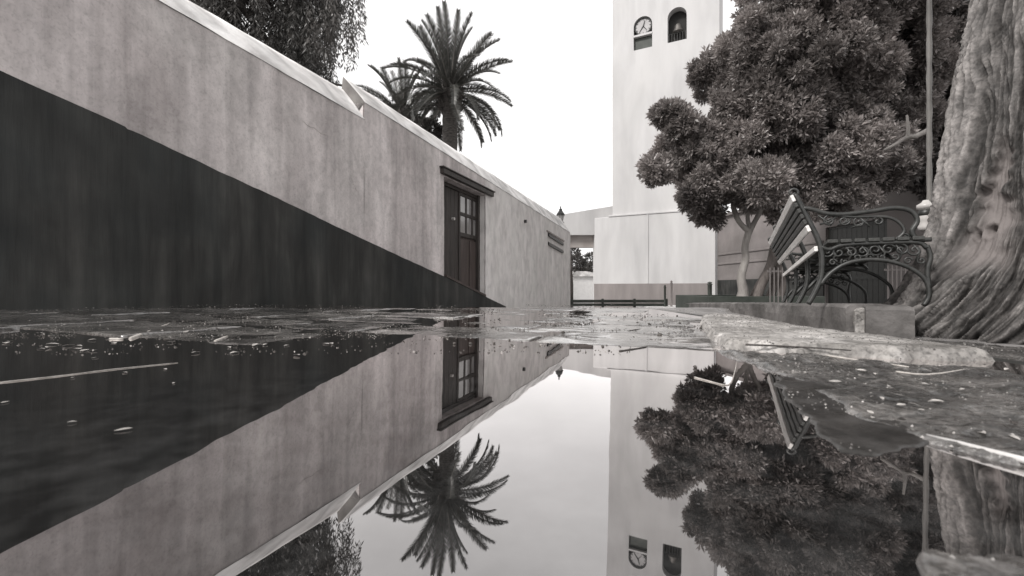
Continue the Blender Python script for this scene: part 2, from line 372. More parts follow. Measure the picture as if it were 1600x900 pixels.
rock('border_stone', [(.70, 1.50), (1.0, 1.36), (1.25, 1.30), (1.42, 1.27), (1.46, 1.4), (1.40, 1.8), (1.40, 2.2), (1.52, 2.8), (1.55, 3.2), (1.30, 3.1), (1.0, 2.4), (.78, 1.8)], .036, M_lslab, .012, .05, .0045, tilt=(.0, .0), parent=paving, sc=7)
rock('border_stone', [(.62, 1.62), (.76, 1.72), (.98, 2.4), (1.27, 3.15), (1.2, 3.4), (.95, 2.9), (.7, 2.1)], .003, M_bank, .016, .05, .005, parent=paving, sc=12)
rock('border_stone', [(1.48, 1.2), (1.62, 1.5), (1.55, 1.9), (1.52, 2.4), (1.75, 2.8), (2.0, 2.3), (2.4, 1.6), (1.9, 1.1)], -.03, M_bank, .02, .06, .008, parent=paving)
rock('border_stone', [(.60, 1.06), (.545, .93), (.495, .82), (.43, .68), (.395, .60), (.395, .548), (.44, .528), (.52, .555), (.60, .62), (.66, .8), (.68, 1.0)], .0040, M_sub, .005, .03, .0030, parent=paving, sc=8)  # low dark stone added to cover the bench's reflection in the water
rock('border_stone', [(.285, .318), (.31, .340), (.37, .338), (.45, .332), (.7, .31), (.7, .2), (.33, .22), (.27, .28)], .008, M_bank, .004, .02, .004, parent=paving, sc=24)
# pale strip that paints the highlight along the lower slab's edge
ar = MB()
pts = [P(1446, 681, .609), P(1500, 694, .575), P(1550, 708, .545), P(1604, 721, .517), P(1680, 742, .482)]
ar.tube([(p.x - .002, p.y - .004, wz(p.x) + .0075) for p in pts], [.001, .003, .0036, .0042, .005], 6)
ar.build('edge_highlight', M_coping, paving, True)

# kerb of rough blocks in front of the planting bed
kerb = empty('kerb', (0, 0, 0), kind='structure')
def block(name, a, b_, th, z0a, z0b, z1a, z1b, m, parent, n=20):
    a = Vector(a); b_ = Vector(b_); d = (b_ - a).normalized(); nn = Vector((d.y, -d.x))
    g = MB(); J = 8
    prof = [(0, 0), (0, .5), (.004, .9), (.02, 1), (.5, 1.02), (th - .02, 1), (th, .9), (th, 0)]
    for i in range(n + 1):
        tt = i / n; e_ = 1 - .04 * (math.exp(-tt * 30) + math.exp(-(1 - tt) * 30)); z0 = z0a + (z0b - z0a) * tt; z1 = z1a + (z1b - z1a) * tt
        for o, h in prof:
            o = min(o, th); q = a + (b_ - a) * tt + nn * o
            w_ = .012 * fb(q.x + h, q.y, 6); zz = z0 + (z1 - z0) * h * e_ + (.006 * fb(q.x, q.y + o, 9) if h > .8 else 0)
            g.v.append((q.x - nn.x * w_, q.y - nn.y * w_, zz))
    L = len(prof)
    for i in range(n):
        for k in range(L - 1): g.f.append((i * L + k, (i + 1) * L + k, (i + 1) * L + k + 1, i * L + k + 1))
    g.f += [tuple(range(L)), tuple(n * L + k for k in range(L - 1, -1, -1))]
    g.mi = [0] * len(g.f)
    return g.build(name, m, parent, False)
block('kerb_stone', (1.955, 2.55), (1.985, 2.62), .10, -.09, -.08, .088, .088, M_lslab, kerb, 4)
block('kerb_stone', (1.925, 2.58), (2.47, 5.1), .16, -.09, -.08, .108, .035, M_kerb, kerb, 40)
block('kerb_stone', (2.16, 2.40), (1.975, 2.50), .16, -.09, -.09, .098, .10, M_kerb, kerb, 14)
block('kerb_stone', (2.50, 5.15), (3.0, 7.6), .16, -.18, -.2, .032, -.05, M_kerb, kerb, 20)
# planting bed behind the kerb
bedp = [(2.05, 2.68), (2.57, 5.0), (3.1, 7.5), (3.5, 9.2), (11.0, 9.2), (11.5, 3.7), (3.2, 3.6), (2.45, 3.1), (2.3, 2.68)]
tag(heightmesh('planting_bed', list(np.arange(2, 3.6, .03)) + list(np.arange(3.6, 11.6, .2)), list(np.arange(2.6, 9.3, .05)),
    lambda x, y: .085 - .031 * (y - 2.6) + .012 * fb(x, y, 2.5) , M_soil, None, lambda x, y: inpoly(x, y, bedp)), kind='structure')

# ------------------------------------------------------------------ left plaster wall
def WS(px, py, b=0):
    k = (px - 800) / F; c = WD + WN * b; Y = c / (WK - k); X = k * Y
    return ((X + WD) * WK / WN + Y / WN, CH + (HZ - py) / F * Y)
def wallempty(name, **kw): return empty(name, (-WD, 0, 0), WANG, **kw)
TH = .35
def gz(s): return CH - .0437 * (s / WN)                           # ground along the wall foot
def front_px(s): Y = s / WN; X = WK * Y - WD; return 800 + F * X / Y if Y > 0 else 0
def z_from(px, py, b, s):                                        # height on plane b at station s of image row py
    pass
def back_pt(s, b):                                               # px and depth of the point b behind station s
    X = -WD + s * WK / WN - b / WN; Y = s / WN + b * WK / WN; return 800 + F * X / Y, Y
def ztop_front(s, seg):
    px, Y = back_pt(s, 0); px = max(px, -260)
    py = 187 + (px - 567) * .575 if seg == 1 else 165 + (px - 575) * .631
    return CH + (HZ - py) / F * Y
def ztop_back(s, seg):
    px, Y = back_pt(s, TH); px = max(px, -260)
    py = 136 + (px - 529) * .58 if seg == 1 else 122 + (px - 540) * .653
    return CH + (HZ - py) / F * Y
sN, sE = WS(567, 187)[0], WS(889, 363)[0]
sD0, zD0 = WS(692, 268); sD1, zD1 = WS(757, 300)
zlint = (WS(692, 275)[1] + WS(757, 306)[1]) / 2
wall = wallempty('plaster_wall', label='long grey streaked plaster wall on the left with dark painted foot and pale sloping coping', cat='wall')
def wallpart(stations, seg, zlow):
    b = MB()
    for s0, s1 in zip(stations[:-1], stations[1:]):
        zf0, zf1 = ztop_front(s0, seg), ztop_front(s1, seg)
        b.hexa([(s0, 0, zlow), (s1, 0, zlow), (s1, TH, zlow), (s0, TH, zlow), (s0, 0, zf0), (s1, 0, zf1), (s1, TH, zf1), (s0, TH, zf0)])
    return b
def seglist(a, b, n): return [a + (b - a) * i / n for i in range(n + 1)]
# front face as one continuous sheet with fine relief, plus body behind it
def facesheet(sts, seg, zlow, dens=.09):
    b = MB(); 
    n = len(sts); K = 30
    for s in sts:
        zt = ztop_front(s, seg)
        for k in range(K + 1):
            z = zlow + (zt - zlow) * k / K
            off = -.004 + .007 * noise.fractal(Vector((s * 1.3, z * 1.1, seg * 3)), 1, 2, 4) + .0035 * noise.noise(Vector((s * 7, z * 5, 2)))
            b.v.append((s, off - .02, z))
    for i in range(n - 1):
        for k in range(K): b.f.append((i * (K + 1) + k, (i + 1) * (K + 1) + k, (i + 1) * (K + 1) + k + 1, i * (K + 1) + k + 1))
    b.mi = [0] * len(b.f); return b
sA = -1.5
body = MB()
def merge(a, b_): a.add(b_.v, b_.f)
merge(body, wallpart([-1.5, .5, 2, 3.2] + seglist(3.6, sN, 4), 1, -1.2)) if False else None
# near segment: keep its height level behind the camera
_ztf, _ztb = ztop_front, ztop_back
smin = WS(-200, 0)[0]
def ztop_front(s, seg):
    if seg == 1 and s < smin: return _ztf(smin, 1)
    return _ztf(s, seg)
def ztop_back(s, seg):
    if seg == 1 and s < smin: return _ztb(smin, 1)
    return _ztb(s, seg)
def seg_mesh(sts, seg, zlow):
    b = wallpart(sts, seg, zlow); return b
near = seg_mesh(seglist(-3, sN, 16), 1, -1.2); near.build('wall_core', M_plaster, wall)
far1 = seg_mesh(seglist(sN, sD0, 8), 2, -1.2); merge(far1, seg_mesh(seglist(sD0, sD1, 4), 2, zlint)); seg_mesh(seglist(sD1, sE, 8), 2, -1.2).build('wall_core', M_plaster_lit, wall)
far1.build('wall_core', M_plaster, wall)
f1 = facesheet(list(np.arange(.5, sN, .08)) + [sN], 1, -.6); merge(f1, facesheet(list(np.arange(sN, sD0, .08)) + [sD0], 2, -.8))
merge(f1, facesheet(list(np.arange(sD0, sD1, .1)) + [sD1], 2, zlint)); facesheet(list(np.arange(sD1, sE, .1)) + [sE], 2, -1.0).build('plaster_face', M_plaster_lit, wall, True)
f1.build('plaster_face', M_plaster, wall, True)
def coping(sts, seg):
    b = MB(); K = 6
    for s in sts:
        zf, zb = ztop_front(s, seg), ztop_back(s, seg)
        for k in range(K + 1):
            t_ = k / K; w_ = .007 * fb(s, t_ * .4 + seg, 3) 
            b.v.append((s, -.034 + (TH + .034) * t_, zf + (zb - zf) * t_ + w_ + .012 * math.sin(t_ * math.pi)))
        b.v.append((s, TH + .05, zb - .35)); b.v.append((s, TH + .05, zb - .9))
    L = K + 3
    for i in range(len(sts) - 1):
        for k in range(L - 1): b.f.append((i * L + k, (i + 1) * L + k, (i + 1) * L + k + 1, i * L + k + 1))
    b.mi = [0] * len(b.f)
    for i, fl in ((0, False), (len(sts) - 1, True)):               # end caps
        q = [i * L + k for k in range(L)]
        b.f.append(tuple(q)); b.mi.append(1)
    return b
coping(list(np.arange(-3, sN, .12)) + [sN], 1).build('coping', [M_coping, M_capend], wall, True)
coping([sN] + list(np.arange(sN + .1, sE, .15)) + [sE + .02], 2).build('coping', [M_coping, M_capend], wall, True)
# dark painted foot, its top edge falling along the wall
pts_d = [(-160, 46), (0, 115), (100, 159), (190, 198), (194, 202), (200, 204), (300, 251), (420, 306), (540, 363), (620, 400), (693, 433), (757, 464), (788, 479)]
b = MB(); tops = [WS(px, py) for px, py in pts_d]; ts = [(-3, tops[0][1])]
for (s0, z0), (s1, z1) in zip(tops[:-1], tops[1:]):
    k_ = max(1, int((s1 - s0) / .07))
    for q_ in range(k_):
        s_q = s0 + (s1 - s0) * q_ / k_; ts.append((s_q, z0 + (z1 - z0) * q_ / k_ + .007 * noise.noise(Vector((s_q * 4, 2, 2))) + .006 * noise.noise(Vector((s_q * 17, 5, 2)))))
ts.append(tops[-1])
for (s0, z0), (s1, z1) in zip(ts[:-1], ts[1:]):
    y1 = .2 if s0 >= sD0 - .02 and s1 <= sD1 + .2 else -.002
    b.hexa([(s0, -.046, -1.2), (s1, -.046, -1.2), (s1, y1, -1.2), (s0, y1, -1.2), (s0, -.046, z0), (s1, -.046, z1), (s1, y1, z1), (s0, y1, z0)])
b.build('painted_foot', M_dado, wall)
b = MB()                                                         # sloping sill across the doorway
(s0, z0), (s1, z1) = WS(694, 431), WS(756, 462)
b.hexa([(s0, -.055, z0 - .02), (s1, -.055, z1 - .02), (s1, .22, z1 - .02), (s0, .22, z0 - .02), (s0, -.055, z0 + .025), (s1, -.055, z1 + .025), (s1, .22, z1 + .025), (s0, .22, z0 + .025)])
b.build('door_sill', M_wood2, wall)
# plaster patches: small curls and cracks standing proud of the face
for (xa, ya, xb, yb) in ((465, 187, 510, 214), (545, 275, 556, 300)):
    b = MB(); A, B = WS(xa, ya), WS(xb, yb); pp = []
    for i in range(9):
        t_ = i / 8; pp.append((A[0] + (B[0] - A[0]) * t_, -.0215, A[1] + (B[1] - A[1]) * t_ + .012 * math.sin(i * 1.9 + xa)))
    b.tube(pp, [.002, .005, .007, .004, .006, .004, .006, .004, .002], 6); b.build('plaster_crack', M_plaster, wall, True)
# far end pier face at the corner
b = MB(); b.box(sE - .02, sE + .06, -.04, TH + .03, -1.2, ztop_front(sE, 2)); b.build('end_pier', M_plaster_lit, wall)
# two dark vent slots and a drain hole
v1 = wallempty('wall_vent', label='small dark louvred vent slots near the far end of the plaster wall', cat='vent')
for ya, yb in ((363, 378), (377, 390)):
    b = MB(); (s0, z0), (s1, z1) = WS(855, ya), WS(878, yb)
    b.hexa([(s0, -.07, z0 - .13), (s1, -.07, z1 - .13), (s1, -.004, z1 - .13), (s0, -.004, z0 - .13), (s0, -.07, z0 - .06), (s1, -.07, z1 - .06), (s1, -.004, z1 + .02), (s0, -.004, z0 + .02)])
    b.build('louvre', M_iron, v1)
b = MB(); (s0, z0), (s1, z1) = WS(853, 361), WS(880, 377)
b.hexa([(s0, -.05, z0 - .02), (s1, -.05, z1 - .02), (s1, -.004, z1 - .02), (s0, -.004, z0 - .02), (s0, -.05, z0 + .03), (s1, -.05, z1 + .03), (s1, -.004, z1 + .03), (s0, -.004, z0 + .03)])
b.build('vent_frame', M_pale, v1)
b = MB(); s0, z0 = WS(818, 346)
b.tube([(s0, -.09, z0), (s0, 0, z0)], .045, 10); tag(b.build('drain_spout', M_iron), label='tiny dark spout hole high on the plaster wall right of the door', cat='spout')
o = bpy.data.objects['drain_spout']; o.location = (-WD, 0, 0); o.rotation_euler = (0, 0, WANG)

# ------------------------------------------------------------------ door in the wall
door = wallempty('wooden_door', label='dark wooden double door with six small panes set in the plaster wall', cat='door')
RB = .17
b = MB(); (s0, z0), (s1, z1) = WS(686, 271), WS(766, 307)
zl = (WS(687, 272)[1] + WS(765, 307)[1]) / 2
b.box(s0, s1, -.10, .02, zl, zl + .10); b.box(s0 - .03, s1 + .04, -.12, .02, zl + .1, zl + .13)
bevel(b.build('lintel_beam', M_wood, door), .01)
zbot = -.6
sM = WS(717, 300, RB)[0]
def rb(name, s0, s1, y0, y1, z0, z1, m, par): 
    q = MB(); q.box(s0, s1, y0, y1, z0, z1); return bevel(q.build(name, m, par), .006, 1)
rb('door_frame', sD0 + .003, sD0 + .09, RB - .06, RB + .1, zbot, zlint - .003, M_wood, door)
rb('door_frame', sD1 - .09, sD1 - .003, RB - .06, RB + .1, zbot, zlint - .003, M_wood, door)
ztr = WS(730, 303, RB)[1]
rb('transom_panel', sD0 + .09, sD1 - .09, RB + .02, RB + .06, ztr + .04, zlint - .003, M_pale, door)
rb('transom_rail', sD0 + .09, sD1 - .09, RB - .03, RB + .08, ztr - .03, ztr + .04, M_wood, door)
# left leaf: vertical boards
nb = 5
for i in range(nb):
    a0 = sD0 + .095 + (sM - sD0 - .1) * i / nb; a1 = sD0 + .095 + (sM - sD0 - .1) * (i + 1) / nb - .008
    rb('board', a0, a1, RB + .01, RB + .05, zbot, ztr - .032, M_wood, door)
# right leaf: stiles, six panes, lower panels
pl, pr = WS(719, 0, RB)[0], WS(747, 0, RB)[0]
leaf = rb('door_leaf', sM, sD1 - .092, RB + .03, RB + .06, zbot, ztr - .032, M_wood2, door)
zt, zm, zb2 = WS(733, 311, RB)[1], WS(733, 338, RB)[1], WS(733, 366, RB)[1]
rb('stile', sM, pl, RB - .01, RB + .029, zbot, ztr - .033, M_wood, leaf); rb('stile', pr, sD1 - .093, RB - .01, RB + .029, zbot, ztr - .033, M_wood, leaf)
rb('rail', pl, pr, RB - .01, RB + .029, zt, ztr - .033, M_wood, leaf)
rb('rail', pl, pr, RB - .01, RB + .029, zm - .035, zm + .035, M_wood, leaf)
rb('rail', pl, pr, RB - .01, RB + .029, zb2 - .09, zb2, M_wood, leaf)
for i in range(3):
    a0 = pl + (pr - pl) * i / 3 + .035; a1 = pl + (pr - pl) * (i + 1) / 3 - .035
    rb('pane', a0, a1, RB + .012, RB + .022, zb2, zm - .035, M_glass, leaf); rb('pane', a0, a1, RB + .012, RB + .022, zm + .035, zt, M_glass, leaf)
for i in range(4):
    a0 = pl + (pr - pl) * i / 3
    rb('glazing_bar', a0 - .035, a0 + .035, RB + .0, RB + .026, zb2, zt, M_wood, leaf) if 0 < i < 3 else None
for i in range(2):
    a0 = pl + (pr - pl) * i / 2 + .03; a1 = pl + (pr - pl) * (i + 1) / 2 - .03
    rb('door_panel', a0, a1, RB + .005, RB + .029, zbot, zb2 - .14, M_wood2, leaf)
q = MB(); hs, hz = WS(707, 342, RB); q.tube([(hs, RB - .05, hz), (hs, RB + .02, hz)], .03, 10); q.build('handle', M_cream, door)

# ------------------------------------------------------------------ tower
TY = 24.0; TX = (1118 - 800) / F * TY; tl = Vector((-1.964, 1)).normalized(); tin = Vector((-tl.y * -1, 0))
tin = Vector((.4537, .891)); TW = 0
def TS(px, py, b=0):
    k = (px - 800) / F; Y = (TX * tin.x + TY * tin.y + b) / (k * tin.x + tin.y); X = k * Y
    s = -((X - TX) * tl.x + (Y - TY) * tl.y)                      # measured to the right, 0 at the right corner, negative leftwards
    return s, CH + (HZ - py) / F * Y
TANG = math.atan2(-tl.y, -tl.x)
tower = empty('church_tower', (TX, TY, 0), TANG, label='tall white church tower with clock and belfry openings', cat='tower')
sL = TS(929, 450)[0]; zled = (TS(957, 340)[1] + TS(1085, 328)[1]) / 2
b = MB(); b.box(sL, 0, 0, 6.0, -.0, zled)
b.v = [(x, y, z if z > 0.1 else -1.3) for x, y, z in b.v]
bevel(b.build('tower_base', M_tower, tower), .03)
zdd = (TS(929, 443)[1] + TS(1110, 443)[1]) / 2
b = MB(); b.box(sL - .02, TS(1110, 0)[0], -.05, .0, -1.3, zdd); b.build('painted_dado', M_towerd, tower)
b = MB(); s0 = TS(1012, 400)[0]; b.box(s0 - .35, s0, -.045, -.001, zdd + .01, zled - .02)
b = MB(); b.box(s0 - .04, s0 + .04, -.03, -.001, zdd + .003, zled); b.build('downpipe_rib', M_tower, tower)
b = MB(); b.box(TS(955, 300)[0] - .15, .12, -.04, 6.05, zled + .001, zled + .10); bevel(b.build('ledge', M_tower, tower), .02)
# shaft with arched openings, columns of quads round the openings
SB = .0; sU0 = TS(957, 100, .1)[0]; sU1 = TS(1124, 60, .1)[0]; zT = 20.0
def arch(xc0, xc1, zs, zspring):
    return dict(x0=xc0, x1=xc1, zs=zs, zp=zspring, r=(xc1 - xc0) / 2)
a1x0, _ = TS(990, 50, .1); a1x1, _ = TS(1019, 50, .1); zs1 = (TS(990, 79, .1)[1] + TS(1019, 73, .1)[1]) / 2; zt1 = (TS(1006, 25, .1)[1])
a2x0, _ = TS(1043, 50, .1); a2x1, _ = TS(1073, 50, .1); zs2 = (TS(1043, 67, .1)[1] + TS(1073, 61, .1)[1]) / 2; zt2 = TS(1059, 11, .1)[1]
ops = [arch(a1x0, a1x1, zs1, zt1 - (a1x1 - a1x0) / 2), arch(a2x0, a2x1, zs2, zt2 - (a2x1 - a2x0) / 2)]
def topz(o, x):
    c = (o['x0'] + o['x1']) / 2; d = max(0, o['r'] ** 2 - (x - c) ** 2); return o['zp'] + math.sqrt(d)
b = MB(); y0 = .1; z0 = zled + .05; dep = .45
def qd(*p): b.add(p, [tuple(range(len(p)))])
cur = sU0
for o in ops:
    qd((cur, y0, z0), (o['x0'], y0, z0), (o['x0'], y0, zT), (cur, y0, zT))
    n = 16; xs = [(o['x0'] + o['x1']) / 2 - o['r'] * math.cos(math.pi * i / n) for i in range(n + 1)]
    for xa, xb in zip(xs[:-1], xs[1:]):
        qd((xa, y0, z0), (xb, y0, z0), (xb, y0, o['zs']), (xa, y0, o['zs']))
        qd((xa, y0, topz(o, xa)), (xb, y0, topz(o, xb)), (xb, y0, zT), (xa, y0, zT))
        qd((xa, y0, o['zs']), (xb, y0, o['zs']), (xb, y0 + dep, o['zs']), (xa, y0 + dep, o['zs']))
        qd((xa, y0, topz(o, xa)), (xa, y0 + dep, topz(o, xa)), (xb, y0 + dep, topz(o, xb)), (xb, y0, topz(o, xb)))
    qd((o['x0'], y0, o['zs']), (o['x0'], y0 + dep, o['zs']), (o['x0'], y0 + dep, o['zp']), (o['x0'], y0, o['zp']))
    qd((o['x1'], y0, o['zs']), (o['x1'], y0, o['zp']), (o['x1'], y0 + dep, o['zp']), (o['x1'], y0 + dep, o['zs']))
    cur = o['x1']
qd((cur, y0, z0), (sU1, y0, z0), (sU1, y0, zT), (cur, y0, zT))
qd((sU1, y0, z0), (sU1, 5.6, z0), (sU1, 5.6, zT), (sU1, y0, zT)); qd((sU0, 5.6, z0), (sU0, y0, z0), (sU0, y0, zT), (sU0, 5.6, zT))
qd((sU1, 5.6, z0), (sU0, 5.6, z0), (sU0, 5.6, zT), (sU1, 5.6, zT)); qd((sU0, y0, zT), (sU1, y0, zT), (sU1, 5.6, zT), (sU0, 5.6, zT))
b.build('tower_shaft', M_tower, tower)
b = MB(); b.box(sU0 - .2, sU1 + .2, -.15, 5.85, zT - .3, zT + .3); b.build('cornice', M_tower, tower)
b = MB(); xm = (sU0 + sU1) / 2
b.add([(sU0, .1, zT + .3), (sU1, .1, zT + .3), (sU1, 5.6, zT + .3), (sU0, 5.6, zT + .3), (xm, 2.85, zT + 2.4)], [(0, 1, 4), (1, 2, 4), (2, 3, 4), (3, 0, 4)]); b.build('roof', M_pale, tower)
# belfry opening: dark inside, bell, low bars
o2 = ops[1]; c2 = (o2['x0'] + o2['x1']) / 2
b = MB(); b.box(o2['x0'] - .1, o2['x1'] + .1, y0 + dep - .01, y0 + dep + .05, o2['zs'] - .1, zt2 + .1); b.build('opening_backing', M_void, tower)
b = MB(); zb_ = o2['zs'] + .62
b.lathe([(.30, 0), (.27, .06), (.2, .2), (.17, .36), (.1, .46), (.03, .5)], (c2 + .02, y0 + .28, zb_), 16); b.build('bell', M_bell, tower, True)
for i in range(7):
    x = o2['x0'] + (o2['x1'] - o2['x0']) * (i + .5) / 7
    q = MB(); q.tube([(x, y0 + .12, o2['zs'] + .001), (x, y0 + .12, o2['zs'] + .52)], .014, 6); q.build('baluster', M_iron, tower)
q = MB(); q.tube([(o2['x0'], y0 + .12, o2['zs'] + .52), (o2['x1'], y0 + .12, o2['zs'] + .52)], .02, 6); q.build('rail', M_iron, tower)
# clock opening: dial in the arch, pale band, dark panel below
o1 = ops[0]; c1 = (o1['x0'] + o1['x1']) / 2; rr_ = o1['r']
zband = (TS(990, 57, .1)[1] + TS(1019, 51, .1)[1]) / 2
q = MB(); q.box(o1['x0'] - .1, o1['x1'] + .1, y0 + .30, y0 + .36, o1['zs'] - .1, zt1 + .1); q.build('opening_backing', M_void, tower)
q = MB(); q.box(o1['x0'] + .002, o1['x1'] - .002, y0 - .03, y0 + .2, zband - .06, zband + .05); q.build('sill_band', M_tower, tower)
dr = (zt1 - zband - .05) / 2 * .93; cz = zband + .05 + dr + .02; dr = min(dr, rr_ * .93)
clock = MB(); clock.v = [(c1 + dr * math.cos(2 * math.pi * k / 40), y_, cz + dr * math.sin(2 * math.pi * k / 40)) for y_ in (y0 + .12, y0 + .29) for k in range(40)]
clock.f = [tuple(range(39, -1, -1))] + [(k, (k + 1) % 40, 40 + (k + 1) % 40, 40 + k) for k in range(40)]; clock.mi = [0] * 41
dial = clock.build('clock_dial', M_dial, tower)
q = MB(); q.tube([(c1 + dr * math.cos(2 * math.pi * k / 36), y0 + .11, cz + dr * math.sin(2 * math.pi * k / 36)) for k in range(37)], .045, 6); q.build('rim', M_iron, dial)
for k in range(12):
    an = math.pi * k / 6; q = MB(); q.tube([(c1 + dr * .76 * math.cos(an), y0 + .112, cz + dr * .76 * math.sin(an)), (c1 + dr * .92 * math.cos(an), y0 + .112, cz + dr * .92 * math.sin(an))], .018, 4); q.build('hour_mark', M_iron, dial)
for dx, dz_, r_ in ((.18, .62, .035), (-.42, -.60, .03), (.40, -.5, .02)):
    q = MB(); q.tube([(c1, y0 + .10, cz), (c1 + dr * dx * 1.1, y0 + .10, cz + dr * dz_ * 1.1)], [r_, r_ * .5], 6); q.build('hand', M_iron, dial)
q = MB(); q.box(o1['x0'] + .03, o1['x1'] - .03, y0 + .15, y0 + .2, o1['zs'] + .04, zband - .08); q.build('lower_panel', M_green, tower)

# ------------------------------------------------------------------ annex beside the tower with the passage, and what shows through it
D2 = 27.9
annex = empty('passage_building', (0, 0, 0), label='low white side building with an open passage left of the tower', cat='building')
pa, pb = P(872, 336, D2), P(975, 319, D2)
x_l, x_o0, x_o1, x_r = P(860, 0, D2).x, P(880, 0, D2).x, P(929, 0, D2).x, P(975, 0, D2).x
zo = P(0, 367, D2).z; zlo = P(0, 386, D2).z
def ztop(x): return pa.z + (pb.z - pa.z) * (x - pa.x) / (pb.x - pa.x)
def slab(x0, x1, y0, y1, z0, m, name, zt=None):
    q = MB(); q.hexa([(x0, y0, z0), (x1, y0, z0), (x1, y1, z0), (x0, y1, z0), (x0, y0, zt or ztop(x0)), (x1, y0, zt or ztop(x1)), (x1, y1, zt or ztop(x1)), (x0, y1, zt or ztop(x0))]); return q.build(name, m, annex)
slab(x_l, x_r, D2, D2 + .7, zo, M_tower, 'upper_wall')
slab(x_o1, x_r, D2, D2 + .5, -1.2, M_tower, 'side_wall', zo - .002)
slab(x_o0 - .5, x_o1 - .01, D2 + .3, D2 + .7, zlo, M_pale, 'lintel_beam', zo - .004)
slab(x_l - .5, P(880, 0, D2).x, D2, D2 + .5, -1.2, M_towerd, 'side_wall', zo - .002)
o = MB(); D3 = 40
o.box(P(850, 0, D3).x, P(960, 0, D3).x, D3, D3 + 5, -1.2, P(0, 432, D3).z)
p0, p1 = P(850, 0, D3).x, P(960, 0, D3).x; zr = P(0, 432, D3).z
fh = empty('far_white_house', (0, 0, 0), label='small white gabled house seen through the open passage', cat='house')
o.build('wall', M_white, fh)
o = MB(); zr2 = P(0, 424, D3).z; xm = P(905, 0, D3).x
o.hexa([(p0, D3 - .2, zr + .002), (p1, D3 - .2, zr + .002), (p1, D3 + 5, zr + .002), (p0, D3 + 5, zr + .002), (xm - .6, D3 - .2, zr2), (xm + .6, D3 - .2, zr2), (xm + .6, D3 + 5, zr2), (xm - .6, D3 + 5, zr2)])
o.build('roof', M_coping, fh)

# ------------------------------------------------------------------ annex wall on the right, running back to the tower
AX0, AY0 = TX + .2, 23.6; adir = Vector((.125, -1)).normalized()
AANG = math.atan2(adir.y, adir.x)
def AS(px, py=450):
    k = (px - 800) / F; # X = AX0 + (AY0 - Y)*.125
    Y = (AX0 + AY0 * .125) / (k + .125); return (AY0 - Y) / (-adir.y), CH + (HZ - py) / F * Y
rw = empty('garden_building', (AX0, AY0, 0), AANG, label='low grey plastered building behind the bench, tree and dark gate', cat='building')
aS1 = AS(1640)[0] + 3; zA = 3.9
g0, g1 = AS(1290)[0], AS(1386)[0]; zgt = (AS(1386, 343)[1] + AS(1300, 352)[1]) / 2
b = MB(); y_in = 4.0                                             # local +y points to camera-right side (inside)
b.box(-.5, g0, 0, y_in, -1.2, zA); b.box(g0, g1, 0, y_in, zgt, zA); b.box(g1, aS1, 0, y_in, -1.2, zA)
b.build('wall', M_pink, rw)
for zc in (AS(1160, 395)[1], AS(1160, 411)[1]):
    q = MB(); q.box(-.4, g0 - .1, -.05, -.002, zc, zc + .10); bevel(q.build('string_course', M_pink, rw), .02)
q = MB(); q.box(-.4, g0 - .05, -.06, -.002, -1.2, AS(1150, 437)[1]); q.build('painted_dado', M_dado, rw)
q = MB(); q.box(-.55, aS1, -.15, .3, zA + .001, zA + .16); bevel(q.build('cornice', M_pink, rw), .03)
gate = empty('dark_gate', (AX0, AY0, 0), AANG, label='tall dark plank gate in the grey building behind the bench', cat='gate')
n = 12
for i in range(n):
    x0 = g0 + (g1 - g0) * i / n; x1 = g0 + (g1 - g0) * (i + 1) / n - .012
    q = MB(); q.box(x0, x1, .12, .16, -1.1, zgt - .08); q.build('plank', M_slatd, gate)
q = MB(); q.box(g0, g1, .1, .2, zgt - .078, zgt - .002); q.build('top_rail', M_slatd, gate)
q = MB(); q.box(g0, g1, .09, .118, .5, .62); q.build('cross_rail', M_slatd, gate)

def fence(pxs, D, name_label, ptop, n):
    x0, x1 = P(pxs[0], 0, D).x, P(pxs[1], 0, D).x; zt = P(0, ptop, D).z; zb = -.35
    f = empty('picket_fence', (x0, D, zb), label=name_label, cat='fence')
    for i in range(n):
        x = (x1 - x0) * (i + .5) / n; q = MB(); q.box(x - .008, x + .008, -.008, .008, 0, zt - zb); q.build('picket', M_pink, f)
    for z in (.12, zt - zb - .1):
        q = MB(); q.box(0, x1 - x0, .016, .04, z, z + .04); q.build('rail', M_pink, f)
fence((1384, 1500), 8.6, 'pale barred fence between dark gate and the thick gnarled trunk', 415, 17)
fence((1200, 1232), 9.6, 'short pale barred fence between the ficus and the bench', 418, 5)

# ------------------------------------------------------------------ low rails, posts, planter
def lowrail():
    D = 19.5; a_, b_ = P(892, 0, D), P(1042, 0, D); z0 = P(0, 479, D).z
    r = empty('low_green_barrier', (a_.x, D, z0), label='low dark green board barrier in front of the tower and passage', cat='barrier')
    L = b_.x - a_.x
    for z, h in ((.02, .12), (.17, .13)):
        q = MB(); q.box(0, L, -.03, .03, z, z + h); bevel(q.build('board', M_green, r), .01)
    for x in (0.0, L / 3, 2 * L / 3, L):
        q = MB(); q.box(x - .05, x + .05, .032, .1, -.15, .34); q.build('post', M_green, r)
lowrail()
for px, top, m, lab in ((1039, 446, M_green, 'thin dark green post at the right end of the low barrier'), (1049, 439, M_towerd, 'brown bollard with knob just right of the low barrier'), (1109, 441, M_green, 'dark green post at the right corner of the tower foot')):
    D = 19.2; p = P(px, 481, D); h = P(0, top, D).z - p.z
    r = empty('post', (p.x, D, p.z), label=lab, cat='post')
    q = MB(); wd_ = .045 if px != 1109 else .09
    q.lathe([(wd_ * 1.5, -.2), (wd_ * 1.5, .05), (wd_, .08), (wd_, h - .12), (wd_ * 1.3, h - .1), (wd_ * 1.3, h - .07)], (0, 0, 0), 10); q.build('shaft', m, r, True)
    q = MB(); q.lathe([(.02, 0), (wd_ * 1.1, .03), (wd_ * 1.1, .06), (.01, .1)], (0, 0, h - .07), 10); q.build('knob', m, r, True)
